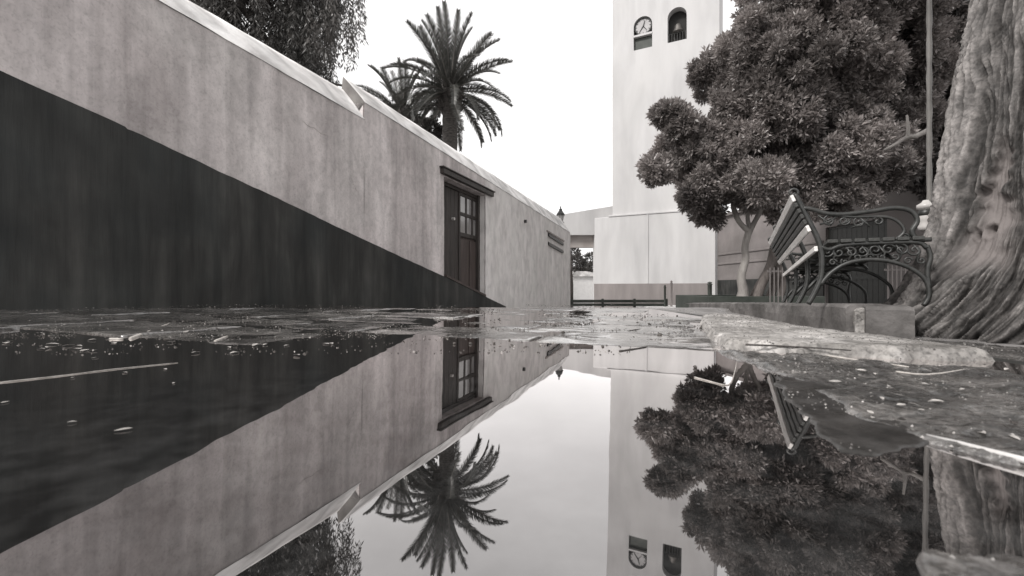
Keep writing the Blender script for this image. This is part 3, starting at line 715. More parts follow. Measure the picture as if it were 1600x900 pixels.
q = MB(); D = 18.2; p = P(1020, 483, D); q.box(p.x, P(1122, 0, D).x, D, D + 2.5, p.z - .1, P(0, 480.5, D).z); st = bevel(q.build('doorstep', M_coping), .03)
tag(st, label='pale stone step at the foot of the tower between the posts', cat='step')
q = MB(); D = 17.3
q.box(P(770, 0, D).x, P(1035, 0, D).x, D, D + .25, -1.0, P(0, 481.0, D).z); tag(bevel(q.build('kerb_line', M_kerb), .02), kind='structure')
D = 10.4; a_, b_ = P(1111, 0, D), P(1222, 0, D); zt_, zb_ = P(0, 463, D).z, -.5
pl_ = empty('green_planter', (a_.x, D, zb_), label='dark green low planter box round the foot of the ficus', cat='planter')
L = b_.x - a_.x + 1.0; H = zt_ - zb_
for nm, bx_ in (('side_panel', (0, L, 0, .06)), ('side_panel', (0, L, 2.2, 2.26)), ('end_panel', (0, .06, .062, 2.198)), ('end_panel', (L - .06, L, .062, 2.198))):
    q = MB(); q.box(bx_[0], bx_[1], bx_[2], bx_[3], 0, H); bevel(q.build(nm, M_green, pl_), .01)
q = MB(); q.box(.062, L - .062, .062, 2.198, 0, H - .06); q.build('soil', M_soil, pl_)

# ------------------------------------------------------------------ street lantern behind the wall end
LD = 19.5; lp = P(876, 346, LD); s_ = LD / F
lan = empty('street_lantern', (lp.x, LD, -.7), label='small black street lantern rising above the far end of the wall', cat='street lamp')
zt_ = lambda py: CH + (HZ - py) * s_ + .7
q = MB(); q.lathe([(.12, 0), (.12, .3), (.07, .4), (.05, 1.2), (.045, zt_(352))], (0, 0, 0), 10); q.build('post', M_iron, lan, True)
q = MB(); q.lathe([(.10, zt_(352)), (.16, zt_(348)), (.13, zt_(346.5))], (0, 0, 0), 6); q.build('base_ring', M_iron, lan)
q = MB(); q.lathe([(.085, zt_(346.5)), (.14, zt_(336.5))], (0, 0, 0), 6); q.build('glass', M_lampglass, lan)
for k in range(6):
    an = math.pi * k / 3; q = MB(); q.tube([(.09 * math.cos(an), .09 * math.sin(an), zt_(346.5)), (.145 * math.cos(an), .145 * math.sin(an), zt_(336.5))], .009, 4); q.build('glazing_bar', M_iron, lan)
q = MB(); q.lathe([(.19, zt_(336.5)), (.17, zt_(334)), (.09, zt_(330)), (.07, zt_(329)), (.07, zt_(327)), (.02, zt_(325.5)), (.03, zt_(324)), (.005, zt_(321.5))], (0, 0, 0), 8); q.build('roof', M_iron, lan)

# ------------------------------------------------------------------ bench
bench = empty('park_bench', (1.79, 2.82, .10), R(-26.3), label='ornate iron park bench with dark and lit-painted slats beside the thick trunk', cat='bench')
bench.rotation_euler = (R(-3.3), 0, R(-26.3))
LEN = 2.0
prof = [(0, .705), (.03, .63), (.075, .52), (.115, .42), (.132, .35), (.14, .27), (.132, .16), (.10, .07), (.065, .0)]
def smooth_path(p, n=4):
    out = []
    for i in range(len(p) - 1):
        p0 = p[max(i - 1, 0)]; p1 = p[i]; p2 = p[i + 1]; p3 = p[min(i + 2, len(p) - 1)]
        for k in range(n):
            t_ = k / n
            out.append(tuple(.5 * ((2 * p1[c]) + (-p0[c] + p2[c]) * t_ + (2 * p0[c] - 5 * p1[c] + 4 * p2[c] - p3[c]) * t_ ** 2 + (-p0[c] + 3 * p1[c] - 3 * p2[c] + p3[c]) * t_ ** 3) for c in range(len(p1))))
    out.append(tuple(p[-1])); return out
def spiral(c, r0, r1, a0, turns, n=18): return [(c[0] + (r0 + (r1 - r0) * i / n) * math.cos(a0 + turns * 2 * math.pi * i / n), c[1] + (r0 + (r1 - r0) * i / n) * math.sin(a0 + turns * 2 * math.pi * i / n)) for i in range(n + 1)]
def curve2(bm_, p, r, l, n=6): bm_.tube([(u, l, z) for u, z in p], r, n)
for li, l in enumerate((0.02, .62, 1.3, 1.98)):
    q = MB(); pts = smooth_path(prof)
    curve2(q, pts, [.017 - .005 * abs(i / len(pts) - .5) for i in range(len(pts))], l)
    curve2(q, spiral((-.012, .715), .03, .008, -.6, 1.1), .008, l)
    curve2(q, smooth_path([(.135, .36), (.18, .34), (.25, .365), (.45, .37), (.60, .365), (.64, .33)]), .013, l)
    q.build('back_support', M_iron, bench, True)
    if li in (0, 3):
        q = MB()                                               # armrest: sweeping double curve with scrolls
        curve2(q, smooth_path([(.045, .61), (.09, .60), (.17, .565), (.27, .555), (.40, .565), (.50, .575), (.575, .55), (.60, .49), (.575, .43), (.60, .385), (.66, .38)]), .014, l, 8)
        curve2(q, smooth_path([(.20, .555), (.30, .535), (.40, .53), (.47, .52), (.52, .485), (.54, .43), (.50, .385)]), .009, l)
        for c, r_, a_, tn in (((.18, .52), .035, 1.6, 1.2), ((.255, .515), .03, 0, -1.3), ((.33, .50), .035, 1.2, 1.3), ((.42, .50), .028, 2.6, -1.2), ((.54, .40), .022, 0, 1.2)):
            curve2(q, spiral(c, r_, .006, a_, tn), .0065, l)
        for aa, bb in (((.13, .50), (.22, .55)), ((.22, .49), (.30, .54)), ((.29, .47), (.38, .53)), ((.38, .47), (.33, .53)), ((.12, .56), (.19, .49))):
            curve2(q, [aa, ((aa[0] + bb[0]) / 2 + .01, (aa[1] + bb[1]) / 2 - .008), bb], .006, l)
        q.build('armrest', M_iron, bench, True)
        q = MB()                                               # scrollwork under the seat and cabriole front leg
        curve2(q, smooth_path([(.13, .12), (.18, .19), (.26, .25), (.36, .272), (.46, .262), (.56, .22), (.63, .15), (.645, .06), (.62, .0)]), .013, l, 8)
        curve2(q, smooth_path([(.64, .345), (.655, .28), (.64, .2), (.645, .1)]), .013, l)
        for k in range(8):
            cxs = .165 + k * .06
            curve2(q, spiral((cxs, .325 - .006 * math.sin(k)), .034, .006, k * 1.3, 1.3 if k % 2 else -1.3), .0065, l)
            curve2(q, spiral((cxs + .03, .285 if 1 < k < 6 else .26), .022, .005, k * 2.1, 1.2), .0055, l)
        for k in range(6):
            cxs = .18 + k * .08; curve2(q, [(cxs, .355), (cxs + .03, .31), (cxs + .01, .26)], .006, l)
        q.build('seat_scrollwork', M_iron, bench, True)
    else:
        q = MB(); curve2(q, smooth_path([(.13, .12), (.26, .25), (.46, .262), (.62, .15), (.62, .0)]), .012, l); q.build('front_leg', M_iron, bench, True)
def prof_at(z):
    for (u0, z0), (u1, z1) in zip(prof[:-1], prof[1:]):
        if z1 <= z <= z0: t_ = (z - z1) / (z0 - z1 + 1e-9); return u1 + (u0 - u1) * t_, math.atan2(u0 - u1, z0 - z1)
    return prof[0][0], 0
for z, h, m in ((.675, .045, M_slatl), (.63, .028, M_slatd), (.592, .028, M_slatd), (.555, .028, M_slatd), (.518, .03, M_slatd), (.475, .042, M_slatl), (.345, .032, M_slatl)):
    u, an = prof_at(z); q = MB(); q.box(-.010, .010, -.0, LEN, -h / 2, h / 2)
    o = bevel(q.build('back_slat', m, bench), .004); o.location = (u - .026, 0, z); o.rotation_euler = (0, an, 0)
for i in range(7):
    q = MB(); q.box(0, .055, 0, LEN, 0, .022); o = bevel(q.build('seat_slat', M_slatd, bench), .004); o.location = (.165 + i * .068, 0, .378)

# ------------------------------------------------------------------ thick gnarled trunk on the right
big = empty('gnarled_tree', (3.05, 2.6, 0), label='thick gnarled tree trunk leaning at the right edge beside the bench', cat='tree')
b = MB(); NT, NZ = 520, 300
zs = [-.25 + 4.6 * (i / NZ) ** 1.25 for i in range(NZ + 1)]
XL = [(-.3, 1.98), (-.05, 2.10), (.12, 2.23), (.38, 2.365), (.62, 2.44), (.93, 2.50), (1.25, 2.56), (1.6, 2.62), (2.3, 2.74), (4.5, 3.2)]
def xl(z):
    for (z0, x0), (z1, x1) in zip(XL[:-1], XL[1:]):
        if z <= z1: return x0 + (x1 - x0) * (z - z0) / (z1 - z0)
    return XL[-1][1]
tonev = []; tone2 = []
for z in zs:
    cx = 3.05 + .16 * max(z, 0) ; kk = (xl(z) + .0) / 2.6; r = (cx - kk * 2.6) / math.sqrt(1 + kk * kk)
    for k in range(NT):
        th = 2 * math.pi * k / NT; th = th - .62 * math.sin(th - R(222)); c, s = math.cos(th), math.sin(th)
        fl = max(0, 1 - max(0, z + .1) / .8)
        tw = th + .18 * z + .38 * fl * fl + .16 * noise.noise(Vector((c * 2, s * 2, z * 1.4)))
        ct, st_ = math.cos(tw), math.sin(tw)
        m1 = noise.fractal(Vector((ct * 1.8, st_ * 1.8, z * .4)), 1, 2, 4)
        rid = 1 - abs(noise.noise(Vector((ct * 5.2, st_ * 5.2, z * .45 + 3))))
        rid2 = 1 - abs(noise.noise(Vector((ct * 15, st_ * 15, z * 1.25))))
        rid3 = 1 - abs(noise.noise(Vector((ct * 34, st_ * 34, z * 3.2 + 7))))
        plate = noise.fractal(Vector((ct * 22, st_ * 22, z * 9)), 1, 2, 4)
        f4 = noise.noise(Vector((ct * 70, st_ * 70, z * 14)))
        rt = .5 + .5 * math.cos(9 * tw + 1.6 * noise.noise(Vector((c * 1.5, s * 1.5, z * 1.5))))
        adg = math.degrees((th - R(194) + math.pi) % (2 * math.pi) - math.pi)
        wb = 4 + 13 * sm((1.05 - z) / .75)                      # bare wood, narrow above and wide below
        bare = sm(1.3 - abs(adg + 6 * noise.noise(Vector((z * 6, 1, 2))) + 4 * noise.noise(Vector((z * 17, 4, 2)))) / wb) * sm((z - .26 - .09 * noise.noise(Vector((th * 9, z * 3, 1)))) / .12) * sm((1.12 - z) / .25)
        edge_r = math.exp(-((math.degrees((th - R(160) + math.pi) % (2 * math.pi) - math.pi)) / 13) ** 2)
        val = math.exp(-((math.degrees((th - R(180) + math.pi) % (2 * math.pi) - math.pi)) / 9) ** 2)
        rr2 = r * (1 + .05 * m1) + (.10 * (rid - .75) + .060 * (rid2 - .75) + .026 * (rid3 - .75) + .009 * f4 + .012 * plate) * (1 - .8 * bare) + .05 * edge_r * sm((z - .1) / .4) - .06 * val * sm((z - .1) / .4) - .05 * bare
        rr2 += fl * fl * (.06 * (rt - .35) + .09 * (rid - .7) + .05 * (rid2 - .7) + .035 * plate)
        for kx, kz, kr in ((R(187), .49, .020), (R(194), .52, .030)):
            dk = ((th - kx + math.pi) % (2 * math.pi) - math.pi) * r; d_ = math.hypot(dk, z - kz)
            rr2 += .012 * math.exp(-((d_ - kr * 1.3) / (kr * .5)) ** 2) - .07 * math.exp(-(d_ / (kr * .8)) ** 2)
        tone_ = .10 + .9 * (rid2 - .8) + 1.0 * (rid3 - .8) + .22 * f4 + .30 * m1 + .26 * plate - .10 * sm((adg + 6) / 20)  # bark tone, with the shaded right side painted darker
        b.v.append((cx - 3.05 + rr2 * c, rr2 * s * .92, z)); tonev.append(bare); tone2.append(max(0, min(1, tone_ + .62 * edge_r * sm(z / .25) * (.7 + .6 * (rid2 - .5)))))  # sunlit left edge painted into the bark tone
b.f = [(j * NT + k, j * NT + (k + 1) % NT, (j + 1) * NT + (k + 1) % NT, (j + 1) * NT + k) for j in range(NZ) for k in range(NT)]
b.f.append(tuple(NZ * NT + k for k in range(NT))); b.mi = [0] * len(b.f)
M_bark = mat('gnarled_bark', (.7, .7, .7), (1.25, 1.25, 1.25), .75, scale=16, stretch=(1, 1, .6), detail=10, bump=.014, bscale=28)
layer(M_bark, 45, .5, .6); layer(M_bark, 6, .6, .6)
t = M_bark.node_tree; bs = t.nodes['Principled BSDF']; src = bs.inputs['Base Color'].links[0].from_socket
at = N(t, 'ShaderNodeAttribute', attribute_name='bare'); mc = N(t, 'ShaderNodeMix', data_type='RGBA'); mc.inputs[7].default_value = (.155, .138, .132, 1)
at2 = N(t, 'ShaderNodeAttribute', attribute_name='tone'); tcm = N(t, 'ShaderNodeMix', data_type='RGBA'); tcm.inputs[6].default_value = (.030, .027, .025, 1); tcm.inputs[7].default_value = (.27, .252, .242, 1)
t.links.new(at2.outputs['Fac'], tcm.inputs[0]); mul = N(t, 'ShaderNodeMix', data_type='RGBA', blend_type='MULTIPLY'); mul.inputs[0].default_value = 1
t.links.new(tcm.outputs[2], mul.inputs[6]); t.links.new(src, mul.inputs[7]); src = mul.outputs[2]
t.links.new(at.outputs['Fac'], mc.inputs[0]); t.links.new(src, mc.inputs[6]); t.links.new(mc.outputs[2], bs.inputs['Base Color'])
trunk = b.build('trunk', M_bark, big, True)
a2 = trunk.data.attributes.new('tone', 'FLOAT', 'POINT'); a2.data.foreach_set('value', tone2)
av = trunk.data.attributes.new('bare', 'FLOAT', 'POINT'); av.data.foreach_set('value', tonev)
q = MB()
for ex, ey, ez, r_ in ((-.9, .6, 6.8, .2), (1.3, 1.2, 7.0, .26), (.9, -1.4, 6.6, .2)):
    q.tube([(.45, 0, 3.7), (.45 + ex * .4, ey * .4, 4.9), (.45 + ex, ey, ez)], [r_ * 1.7, r_ * 1.2, r_ * .5], 10)
q.build('limb', M_bark, big, True)

# ------------------------------------------------------------------ foliage
def rosettes(centres, dirs, nleaf, ln, wd, spread=.9, droop=0.0):
    n = len(centres); C_ = np.repeat(centres, nleaf, 0); Dn = np.repeat(unit(dirs), nleaf, 0)
    rnd = unit(np.random.normal(size=C_.shape)); ax = unit(Dn + spread * rnd); ax[:, 2] -= droop; ax = unit(ax)
    sd = unit(np.cross(ax, np.random.normal(size=C_.shape)))
    szr = np.repeat(np.random.uniform(.6, 1.25, (n, 1)), nleaf, 0); L = szr * ln * np.random.uniform(.6, 1.25, (len(C_), 1)); W = szr * wd * np.random.uniform(.7, 1.2, (len(C_), 1))
    base = C_ + rnd * ln * .25; nrm = np.cross(ax, sd)
    v = np.stack([base, base + ax * L * .5 + sd * W * .5 + nrm * W * .12, base + ax * L, base + ax * L * .5 - sd * W * .5 + nrm * W * .12], 1)
    return v
def blob_points(blobs, dens, rough=.16, seed=0):
    """points and outward directions over the skin of a union of blobs (world cx,cy,cz,r)"""
    pts, drs = [], []; B = np.array(blobs)
    for cx, cy, cz, r in blobs:
        n = int(dens * r * r)
        d = unit(np.random.normal(size=(n, 3)))
        rad = r * np.random.uniform(.35, 1.0, (n, 1)) ** .35
        lump = np.array([noise.fractal(Vector(tuple(q * 2.1 + cx * 3.1 + cz)), 1, 2, 3) for q in d])[:, None]
        p = np.array([cx, cy, cz]) + d * rad * (1 + rough * 1.6 * lump)
        depth = np.min(np.linalg.norm(p[:, None] - B[None, :, :3], axis=2) / B[None, :, 3], axis=1)
        k = depth > .62 * np.random.uniform(.7, 1.0, n)
        pts.append(p[k]); drs.append((d + np.array([0, 0, .35]))[k])
    return np.concatenate(pts), np.concatenate(drs)
def lobes(bl, k, f0=.28, f1=.48, seed=3):
    rs = np.random.RandomState(seed); out = []
    for cx, cy, cz, r in bl:
        out.append((cx, cy, cz, r * .66))
        for _ in range(int(5 + r * 9)):
            d = rs.normal(size=3); d /= np.linalg.norm(d); q = r * rs.uniform(.92, 1.12); out.append((cx + d[0] * q, cy + d[1] * q, cz + d[2] * q, rs.uniform(.12, .24)))
        for _ in range(int(k * (1 + r * 2.2))):
            d = rs.normal(size=3); d /= np.linalg.norm(d); rr = r * rs.uniform(f0, f1) / (1 + .5 * r); q = r * rs.uniform(.62, .98)
            out.append((cx + d[0] * q, cy + d[1] * q, cz + d[2] * q, rr))
    return out
def toneof(p, lf, sc=.9):
    t_ = np.array([noise.noise(Vector(tuple(q * sc))) for q in p]) * .6 + .42
    t_ = np.repeat(t_, lf) + np.random.uniform(-.28, .28, len(p) * lf); return np.clip(t_, 0, 1)

# ficus crown
FD = 11.0
def PB(l, D, jit=.5):
    out = []
    for px, py, r in l:
        dd = D + random.uniform(-jit, jit); p = P(px, py, dd); out.append((p.x, p.y, p.z, r / F * dd))
    return out
fic = empty('ficus_tree', tuple(P(1168, 0, FD).xy) + (-.28,), label='broad dense ficus with pale forked trunk in front of the tower corner', cat='tree')
O = Vector(fic.location)
fb_ = PB([(1062, 246, 36), (1098, 284, 32), (1122, 240, 42), (1170, 150, 48), (1120, 122, 30), (1038, 184, 13), (1026, 258, 13), (1098, 108, 12), (1135, 82, 15), (1112, 338, 13), (1076, 312, 14), (1030, 268, 12), (1194, 66, 54), (1172, 284, 42), (1232, 250, 84), (1262, 125, 105), (1300, 20, 95), (1330, 245, 72), (1392, 200, 58), (1380, 90, 78), (1240, -50, 74), (1400, 0, 72), (1062, 192, 20), (1095, 222, 28), (1238, 318, 18), (1262, 322, 14), (1290, 312, 20), (1200, 180, 80), (1300, -110, 90)], FD, .9)
fb_ += PB([(1240, 180, 90), (1310, 150, 110), (1360, 60, 100), (1270, 60, 90)], FD + 2.2, .5)
p, d = blob_points(lobes(fb_, 7), 2900, .42)
V = rosettes(p, d, 8, .115, .043, 1.5)
quads('crown', V - np.array(O), M_ficus, fic, toneof(p, 8))
def wob(pts, n=3, a=.03):
    pts = smooth_path([tuple(q) for q in pts], n); return [(x + random.uniform(-a, a), y + random.uniform(-a, a), z) for x, y, z in pts]
def limb(name, L, m, par, off, D):
    q = MB(); pp = [P(px, py, D + dd) - off for px, py, dd, r in L]; q.tube(smooth_path([tuple(x) for x in pp], 4), np.interp(np.linspace(0, len(L) - 1, 4 * (len(L) - 1) + 1), range(len(L)), [r / F * D for *_, r in L]).tolist(), 10); return q.build(name, m, par, True)
limb('trunk', [(1158, 480, 0, 12), (1161, 455, 0, 7.5), (1158, 432, 0, 6.2), (1165, 405, 0, 5.4), (1164, 385, 0, 5.0), (1171, 358, 0, 5.2)], M_limb, fic, O, FD)
limb('branch', [(1170, 362, 0, 4.6), (1156, 348, 0, 3.8), (1149, 334, 0, 4), (1146, 315, 0, 4), (1156, 290, 0, 3.5), (1170, 250, 0, 3)], M_limb, fic, O, FD)
limb('branch', [(1171, 362, 0, 4.6), (1180, 345, 0, 3.6), (1189, 328, 0, 4), (1200, 300, 0, 3.5), (1215, 260, 0, 3)], M_limb, fic, O, FD)
limb('branch', [(1172, 360, 0, 4), (1168, 340, .1, 3), (1172, 318, .1, 3), (1184, 290, .1, 2.5)], M_limb, fic, O, FD)
limb('root_stem', [(1178, 478, .1, 8), (1190, 445, .1, 6.5), (1204, 415, .1, 7), (1212, 385, .1, 8), (1222, 350, .1, 9), (1240, 300, .2, 9)], M_limbd, fic, O, FD)
limb('root_stem', [(1196, 478, .3, 7), (1208, 450, .3, 6), (1214, 420, .2, 8), (1214, 395, .2, 8), (1225, 340, .2, 7)], M_limbd, fic, O, FD)
limb('root_stem', [(1170, 478, .2, 5), (1180, 452, .2, 3.5), (1195, 425, .2, 3.5), (1206, 405, .2, 4)], M_limbd, fic, O, FD)
limb('root_stem', [(1210, 480, .2, 6), (1222, 455, .2, 5), (1222, 430, .2, 5), (1216, 405, .2, 6)], M_limbd, fic, O, FD)
limb('bare_branch', [(1452, 203, -2, 3.5), (1430, 213, -2, 2.6), (1418, 214, -2, 2.4), (1400, 225, -2, 2.0), (1382, 234, -2, 1.2)], M_limb, fic, O, FD - 2)
limb('bare_branch', [(1418, 214, -2, 2.4), (1419, 200, -2, 1.8), (1417, 180, -2, 1.2)], M_limb, fic, O, FD - 2)

# second, darker tree behind the pole
SD = 13.0
sec = empty('dark_evergreen_tree', tuple(P(1500, 0, SD).xy) + (-.35,), label='dark evergreen tree filling the top right behind the slim pole', cat='tree')
O2 = Vector(sec.location)
sb = PB([(1455, 70, 85), (1520, 40, 100), (1590, 120, 110), (1490, 190, 70), (1560, 250, 85), (1436, 262, 36), (1640, 0, 120), (1500, 265, 45), (1425, 140, 55), (1400, 255, 36), (1680, 200, 120), (1600, -140, 140), (1470, -110, 110), (1370, 265, 34)], SD, 1.0)
p, d = blob_points(lobes(sb, 5, seed=8), 1700, .42)
V = rosettes(p, d, 7, .19, .085, .9)
quads('crown', V - np.array(O2), M_dark, sec, toneof(p, 7))
limb('trunk', [(1500, 480, 0, 16), (1498, 400, 0, 13), (1500, 300, 0, 12), (1505, 200, 0, 11), (1520, 80, 0, 8)], M_limbd, sec, O2, SD)
# crown of the gnarled tree, above the frame
gb = [(2.6 + random.uniform(-2, 3.0), 3.4 + random.uniform(-2.2, 2.5), 7.2 + random.uniform(-.6, 1.2), random.uniform(.8, 1.3)) for _ in range(10)]
p, d = blob_points(gb, 420)
V = rosettes(p, d, 7, .2, .08, .9); quads('crown', V - np.array(big.location), M_dark, big, toneof(p, 7))

# hanging foliage tree behind the near wall
HD = 12.0
hang = empty('weeping_tree', tuple(P(440, 0, HD + .8).xy) + (-.3,), label='weeping tree with hanging leafy strands behind the near plaster wall', cat='tree')
OH = Vector(hang.location)
strands = []
for i in range(2600):
    px = random.uniform(270, 566); dd = HD + random.uniform(-.8, 2.6)
    edge = sm((566 - px) / 40)
    top = random.uniform(-420, 90) if px < 500 else random.uniform(-350, 60)
    ln = random.uniform(50, 170) if px < 520 else random.uniform(40, 120)
    bot = min(top + ln, 168 if px < 535 else 110)
    if random.random() > .35 + .65 * edge: continue
    if noise.noise(Vector((px * .035, top * .016, 2))) < -.18 + .12 * sm((px - 470) / 80): continue
    strands.append((px, top, bot, dd))
C_, Dn = [], []
for px, tp, bt, dd in strands:
    n = max(3, int((bt - tp) / 3.2)); ph = random.uniform(0, 6)
    for k in range(n):
        q = P(px + 3 * math.sin(k * .5 + ph), tp + (bt - tp) * k / n, dd); C_.append(q + Vector((random.gauss(0, .03), random.gauss(0, .03), 0))); Dn.append((0, 0, -1))
C_ = np.array([tuple(c) for c in C_]); Dn = np.array(Dn, float)
V = rosettes(C_, Dn, 3, .17, .035, .75); quads('crown', V - np.array(OH), M_hang, hang, toneof(C_, 3, .8))
q = MB(); q.tube([(0, 0, 0), (.1, .1, 3), (0, .2, 6), (.4, .1, 10)], [.4, .33, .28, .1], 10); q.build('trunk', M_limbd, hang, True)
for k in range(7):
    an = k * .9; q = MB(); q.tube([(.05, .15, 4.5 + k * .6), (1.1 * math.cos(an), 1.1 * math.sin(an), 6.4 + k * .5), (2.2 * math.cos(an), 2 * math.sin(an), 6.2 + k * .5)], [.12, .07, .02], 7); q.build('branch', M_limbd, hang, True)

# ------------------------------------------------------------------ palms
def frond_mesh(L, arch_, seed, keel=.5):
    random.seed(seed); N_ = 46; b = MB(); pth = []
    a_ = 0; x = z = 0; st = L / N_
    for i in range(N_ + 1):
        pth.append((x, z)); a_ = -arch_ * (i / N_) ** 1.5; x += st * math.cos(a_); z += st * math.sin(a_)
    b.tube([(x, 0, z) for x, z in pth[::3]], np.interp(np.linspace(0, 1, len(pth[::3])), [0, .3, 1], [.06, .035, .008]).tolist(), 5, 1)
    for i in range(5, N_):
        for k in (0, .5):
            t_ = (i + k) / N_; x0 = pth[i][0] + k * (pth[i + 1][0] - pth[i][0]); z0 = pth[i][1] + k * (pth[i + 1][1] - pth[i][1])
            dx, dz = pth[i + 1][0] - pth[i][0], pth[i + 1][1] - pth[i][1]; m_ = math.hypot(dx, dz); dx /= m_; dz /= m_
            ll = .46 * math.sin(math.pi * min(1, .12 + t_ * .86)) ** .6 + .08
            for s in (-1, 1):
                fwd = .62 + random.uniform(-.1, .1); out_ = .62; up = keel * random.uniform(.5, 1.1)
                d_ = Vector((dx * fwd - dz * up, s * out_, dz * fwd + dx * up)).normalized()
                l2 = ll * random.uniform(.85, 1.1); p0 = Vector((x0, 0, z0)); p1 = p0 + d_ * l2 * .55; p2 = p0 + d_ * l2 + Vector((0, 0, -.12 * l2))
                wv = Vector((dx, 0, dz)) * .024
                b.add([p0 - wv, p0 + wv, p1 + wv, p1 - wv], [(0, 1, 2, 3)]); b.add([p1 - wv, p1 + wv, p2], [(0, 1, 2)])
    me_o = b.build('frond', [M_frond, M_rachis]); me = me_o.data
    at = me.attributes.new('tone', 'FLOAT', 'FACE'); at.data.foreach_set('value', [random.random() for _ in me.polygons])
    bpy.data.objects.remove(me_o); return me
fm = [frond_mesh(4.2, ar_, i, kp) for i, (ar_, kp) in enumerate(((.5, .7), (.8, .6), (1.1, .5), (1.5, .4), (.95, .55)))]
def palm(px, pyc, D, sc, label, n=64, trunk_r=.45, seed=1, rows=None):
    c = P(px, pyc, D); base = -.8
    r = empty('date_palm', (c.x, D, base), label=label, cat='palm tree'); h = c.z - base
    q = MB(); pr_ = []
    nn = 40
    for i in range(nn + 1):
        t_ = i / nn; z = t_ * h; rr_ = trunk_r * (1.15 - .15 * min(1, t_ * 4)) * (1 + (.06 if i % 2 else 0))
        pr_.append((rr_, z))
    q.lathe(pr_, (0, 0, 0), 14); q.build('trunk', M_trunkp, r, True)
    q = MB()                                                    # boss of cut frond bases under the crown
    q.lathe([(trunk_r * 1.0, h - 2.1), (trunk_r * 1.6, h - 1.5), (trunk_r * 1.8, h - .8), (trunk_r * 1.25, h - .3), (trunk_r * .6, h + .1)], (0, 0, 0), 14)
    random.seed(seed + 50)
    for k in range(90):
        an = random.uniform(0, 6.28); z = h - random.uniform(.3, 2.0); rr_ = trunk_r * 1.6
        q.tube([(rr_ * .8 * math.cos(an), rr_ * .8 * math.sin(an), z), (rr_ * 1.22 * math.cos(an), rr_ * 1.22 * math.sin(an), z + .28)], [.09, .04], 4)
    q.build('crown_shaft', M_trunkp, r)
    random.seed(seed)
    for k in range(n):
        t_ = (k + .5) / n; el = 88 - 118 * t_ ** .85 + random.uniform(-7, 7); az = k * 137.5 + random.uniform(-12, 12)
        me = fm[0] if el > 62 else fm[1] if el > 35 else fm[2] if el > 5 else fm[3] if el > -14 else fm[4]
        s = sc * random.uniform(.88, 1.08) * (1.0 if el > -5 else .92)
        o = inst(me, 'frond', (.15 * math.cos(R(az)), .15 * math.sin(R(az)), h - .3 - .6 * t_), (0, 0, 0), (s, s, s), r)
        o.rotation_mode = 'XYZ'; M_ = Matrix.Rotation(R(az), 4, 'Z') @ Matrix.Rotation(R(-el), 4, 'Y') @ Matrix.Rotation(random.uniform(-.5, .5), 4, 'X')
        o.rotation_euler = M_.to_euler()
palm(703, 128, 28, 1.0, 'tall date palm with full round crown rising above the far wall', 60, .46, 3)
palm(628, 168, 33, .95, 'shorter palm half hidden behind the wall left of the tall palm', 46, .45, 9)

# foliage low behind the wall next to the second palm and through the passage
def shrub(name, blobs, dens, lab, cat, D, m=M_dark, ls=.2):
    r = empty(name, (blobs[0][0], D, -.9), label=lab, cat=cat); O_ = np.array(r.location)
    p, d = blob_points(blobs, dens); quads('crown', rosettes(p, d, 6, ls, ls * .45, .9) - O_, m, r, toneof(p, 6))
    q = MB(); h = blobs[0][2] + .9; q.tube([(0, 0, 0), (.05, .05, h * .5), (0, 0, h)], [.16, .12, .05], 8); q.build('trunk', M_limbd, r, True)
shrub('garden_tree', PB([(672, 205, 16), (655, 200, 14), (690, 215, 12), (640, 185, 12)], 30, .5), 330, 'loose leafy tree just behind the wall under the tall palm', 'tree', 30, M_dark, .3)
shrub('distant_tree', PB([(902, 412, 12), (896, 395, 8), (912, 420, 10), (895, 428, 9)], 45, .5), 200, 'dark leafy tree seen through the passage above the white house', 'tree', 45, M_dark, .35)
shrub('distant_tree', PB([(922, 405, 9), (926, 420, 9), (918, 425, 8)], 44, .5), 200, 'thin grey tree at the right side of the passage view', 'tree', 44, M_hang, .3)
shrub('low_shrub', PB([(890, 400, 4), (891, 425, 4.5), (890, 412, 3.5), (889, 436, 3)], 19.8, .1), 1100, 'narrow dark shrub growing at the far end of the wall', 'shrub', 19.8, M_dark, .12)

# ------------------------------------------------------------------ slim pole beside the trunk
PD = 3.9
pole = empty('slim_pole', (P(1452, 0, PD).x, PD, .03), label='slim grey pole with pale insulator collar between bench and thick trunk', cat='pole')
q = MB(); pr_ = [(.026, 0), (.026, .5)]; z = .5
while z < 4.2: pr_.append((.019 + .003 * math.sin(z * 23), z)); z += .1
q.lathe(pr_, (0, 0, 0), 10); q.build('shaft', M_metalpole, pole, True)
zc = P(0, 362, PD).z - .03; q = MB()
q.lathe([(.02, 0), (.05, .01), (.055, .04), (.045, .06), (.05, .09), (.055, .12), (.04, .15), (.045, .19), (.062, .2), (.062, .23), (.03, .25), (.02, .27)], (-.05, -.02, zc), 14); q.build('insulator', M_cream, pole, True)
q = MB(); q.box(-.03, .0, -.05, .03, zc + .02, zc + .05); q.box(-.03, .0, -.05, .03, zc + .2, zc + .23); q.build('bracket', M_iron, pole)
q = MB(); q.lathe([(.03, 0), (.055, .02), (.05, .06), (.03, .07)], (-.05, -.02, zc + .12), 12); q.build('collar', M_iron, pole, True)

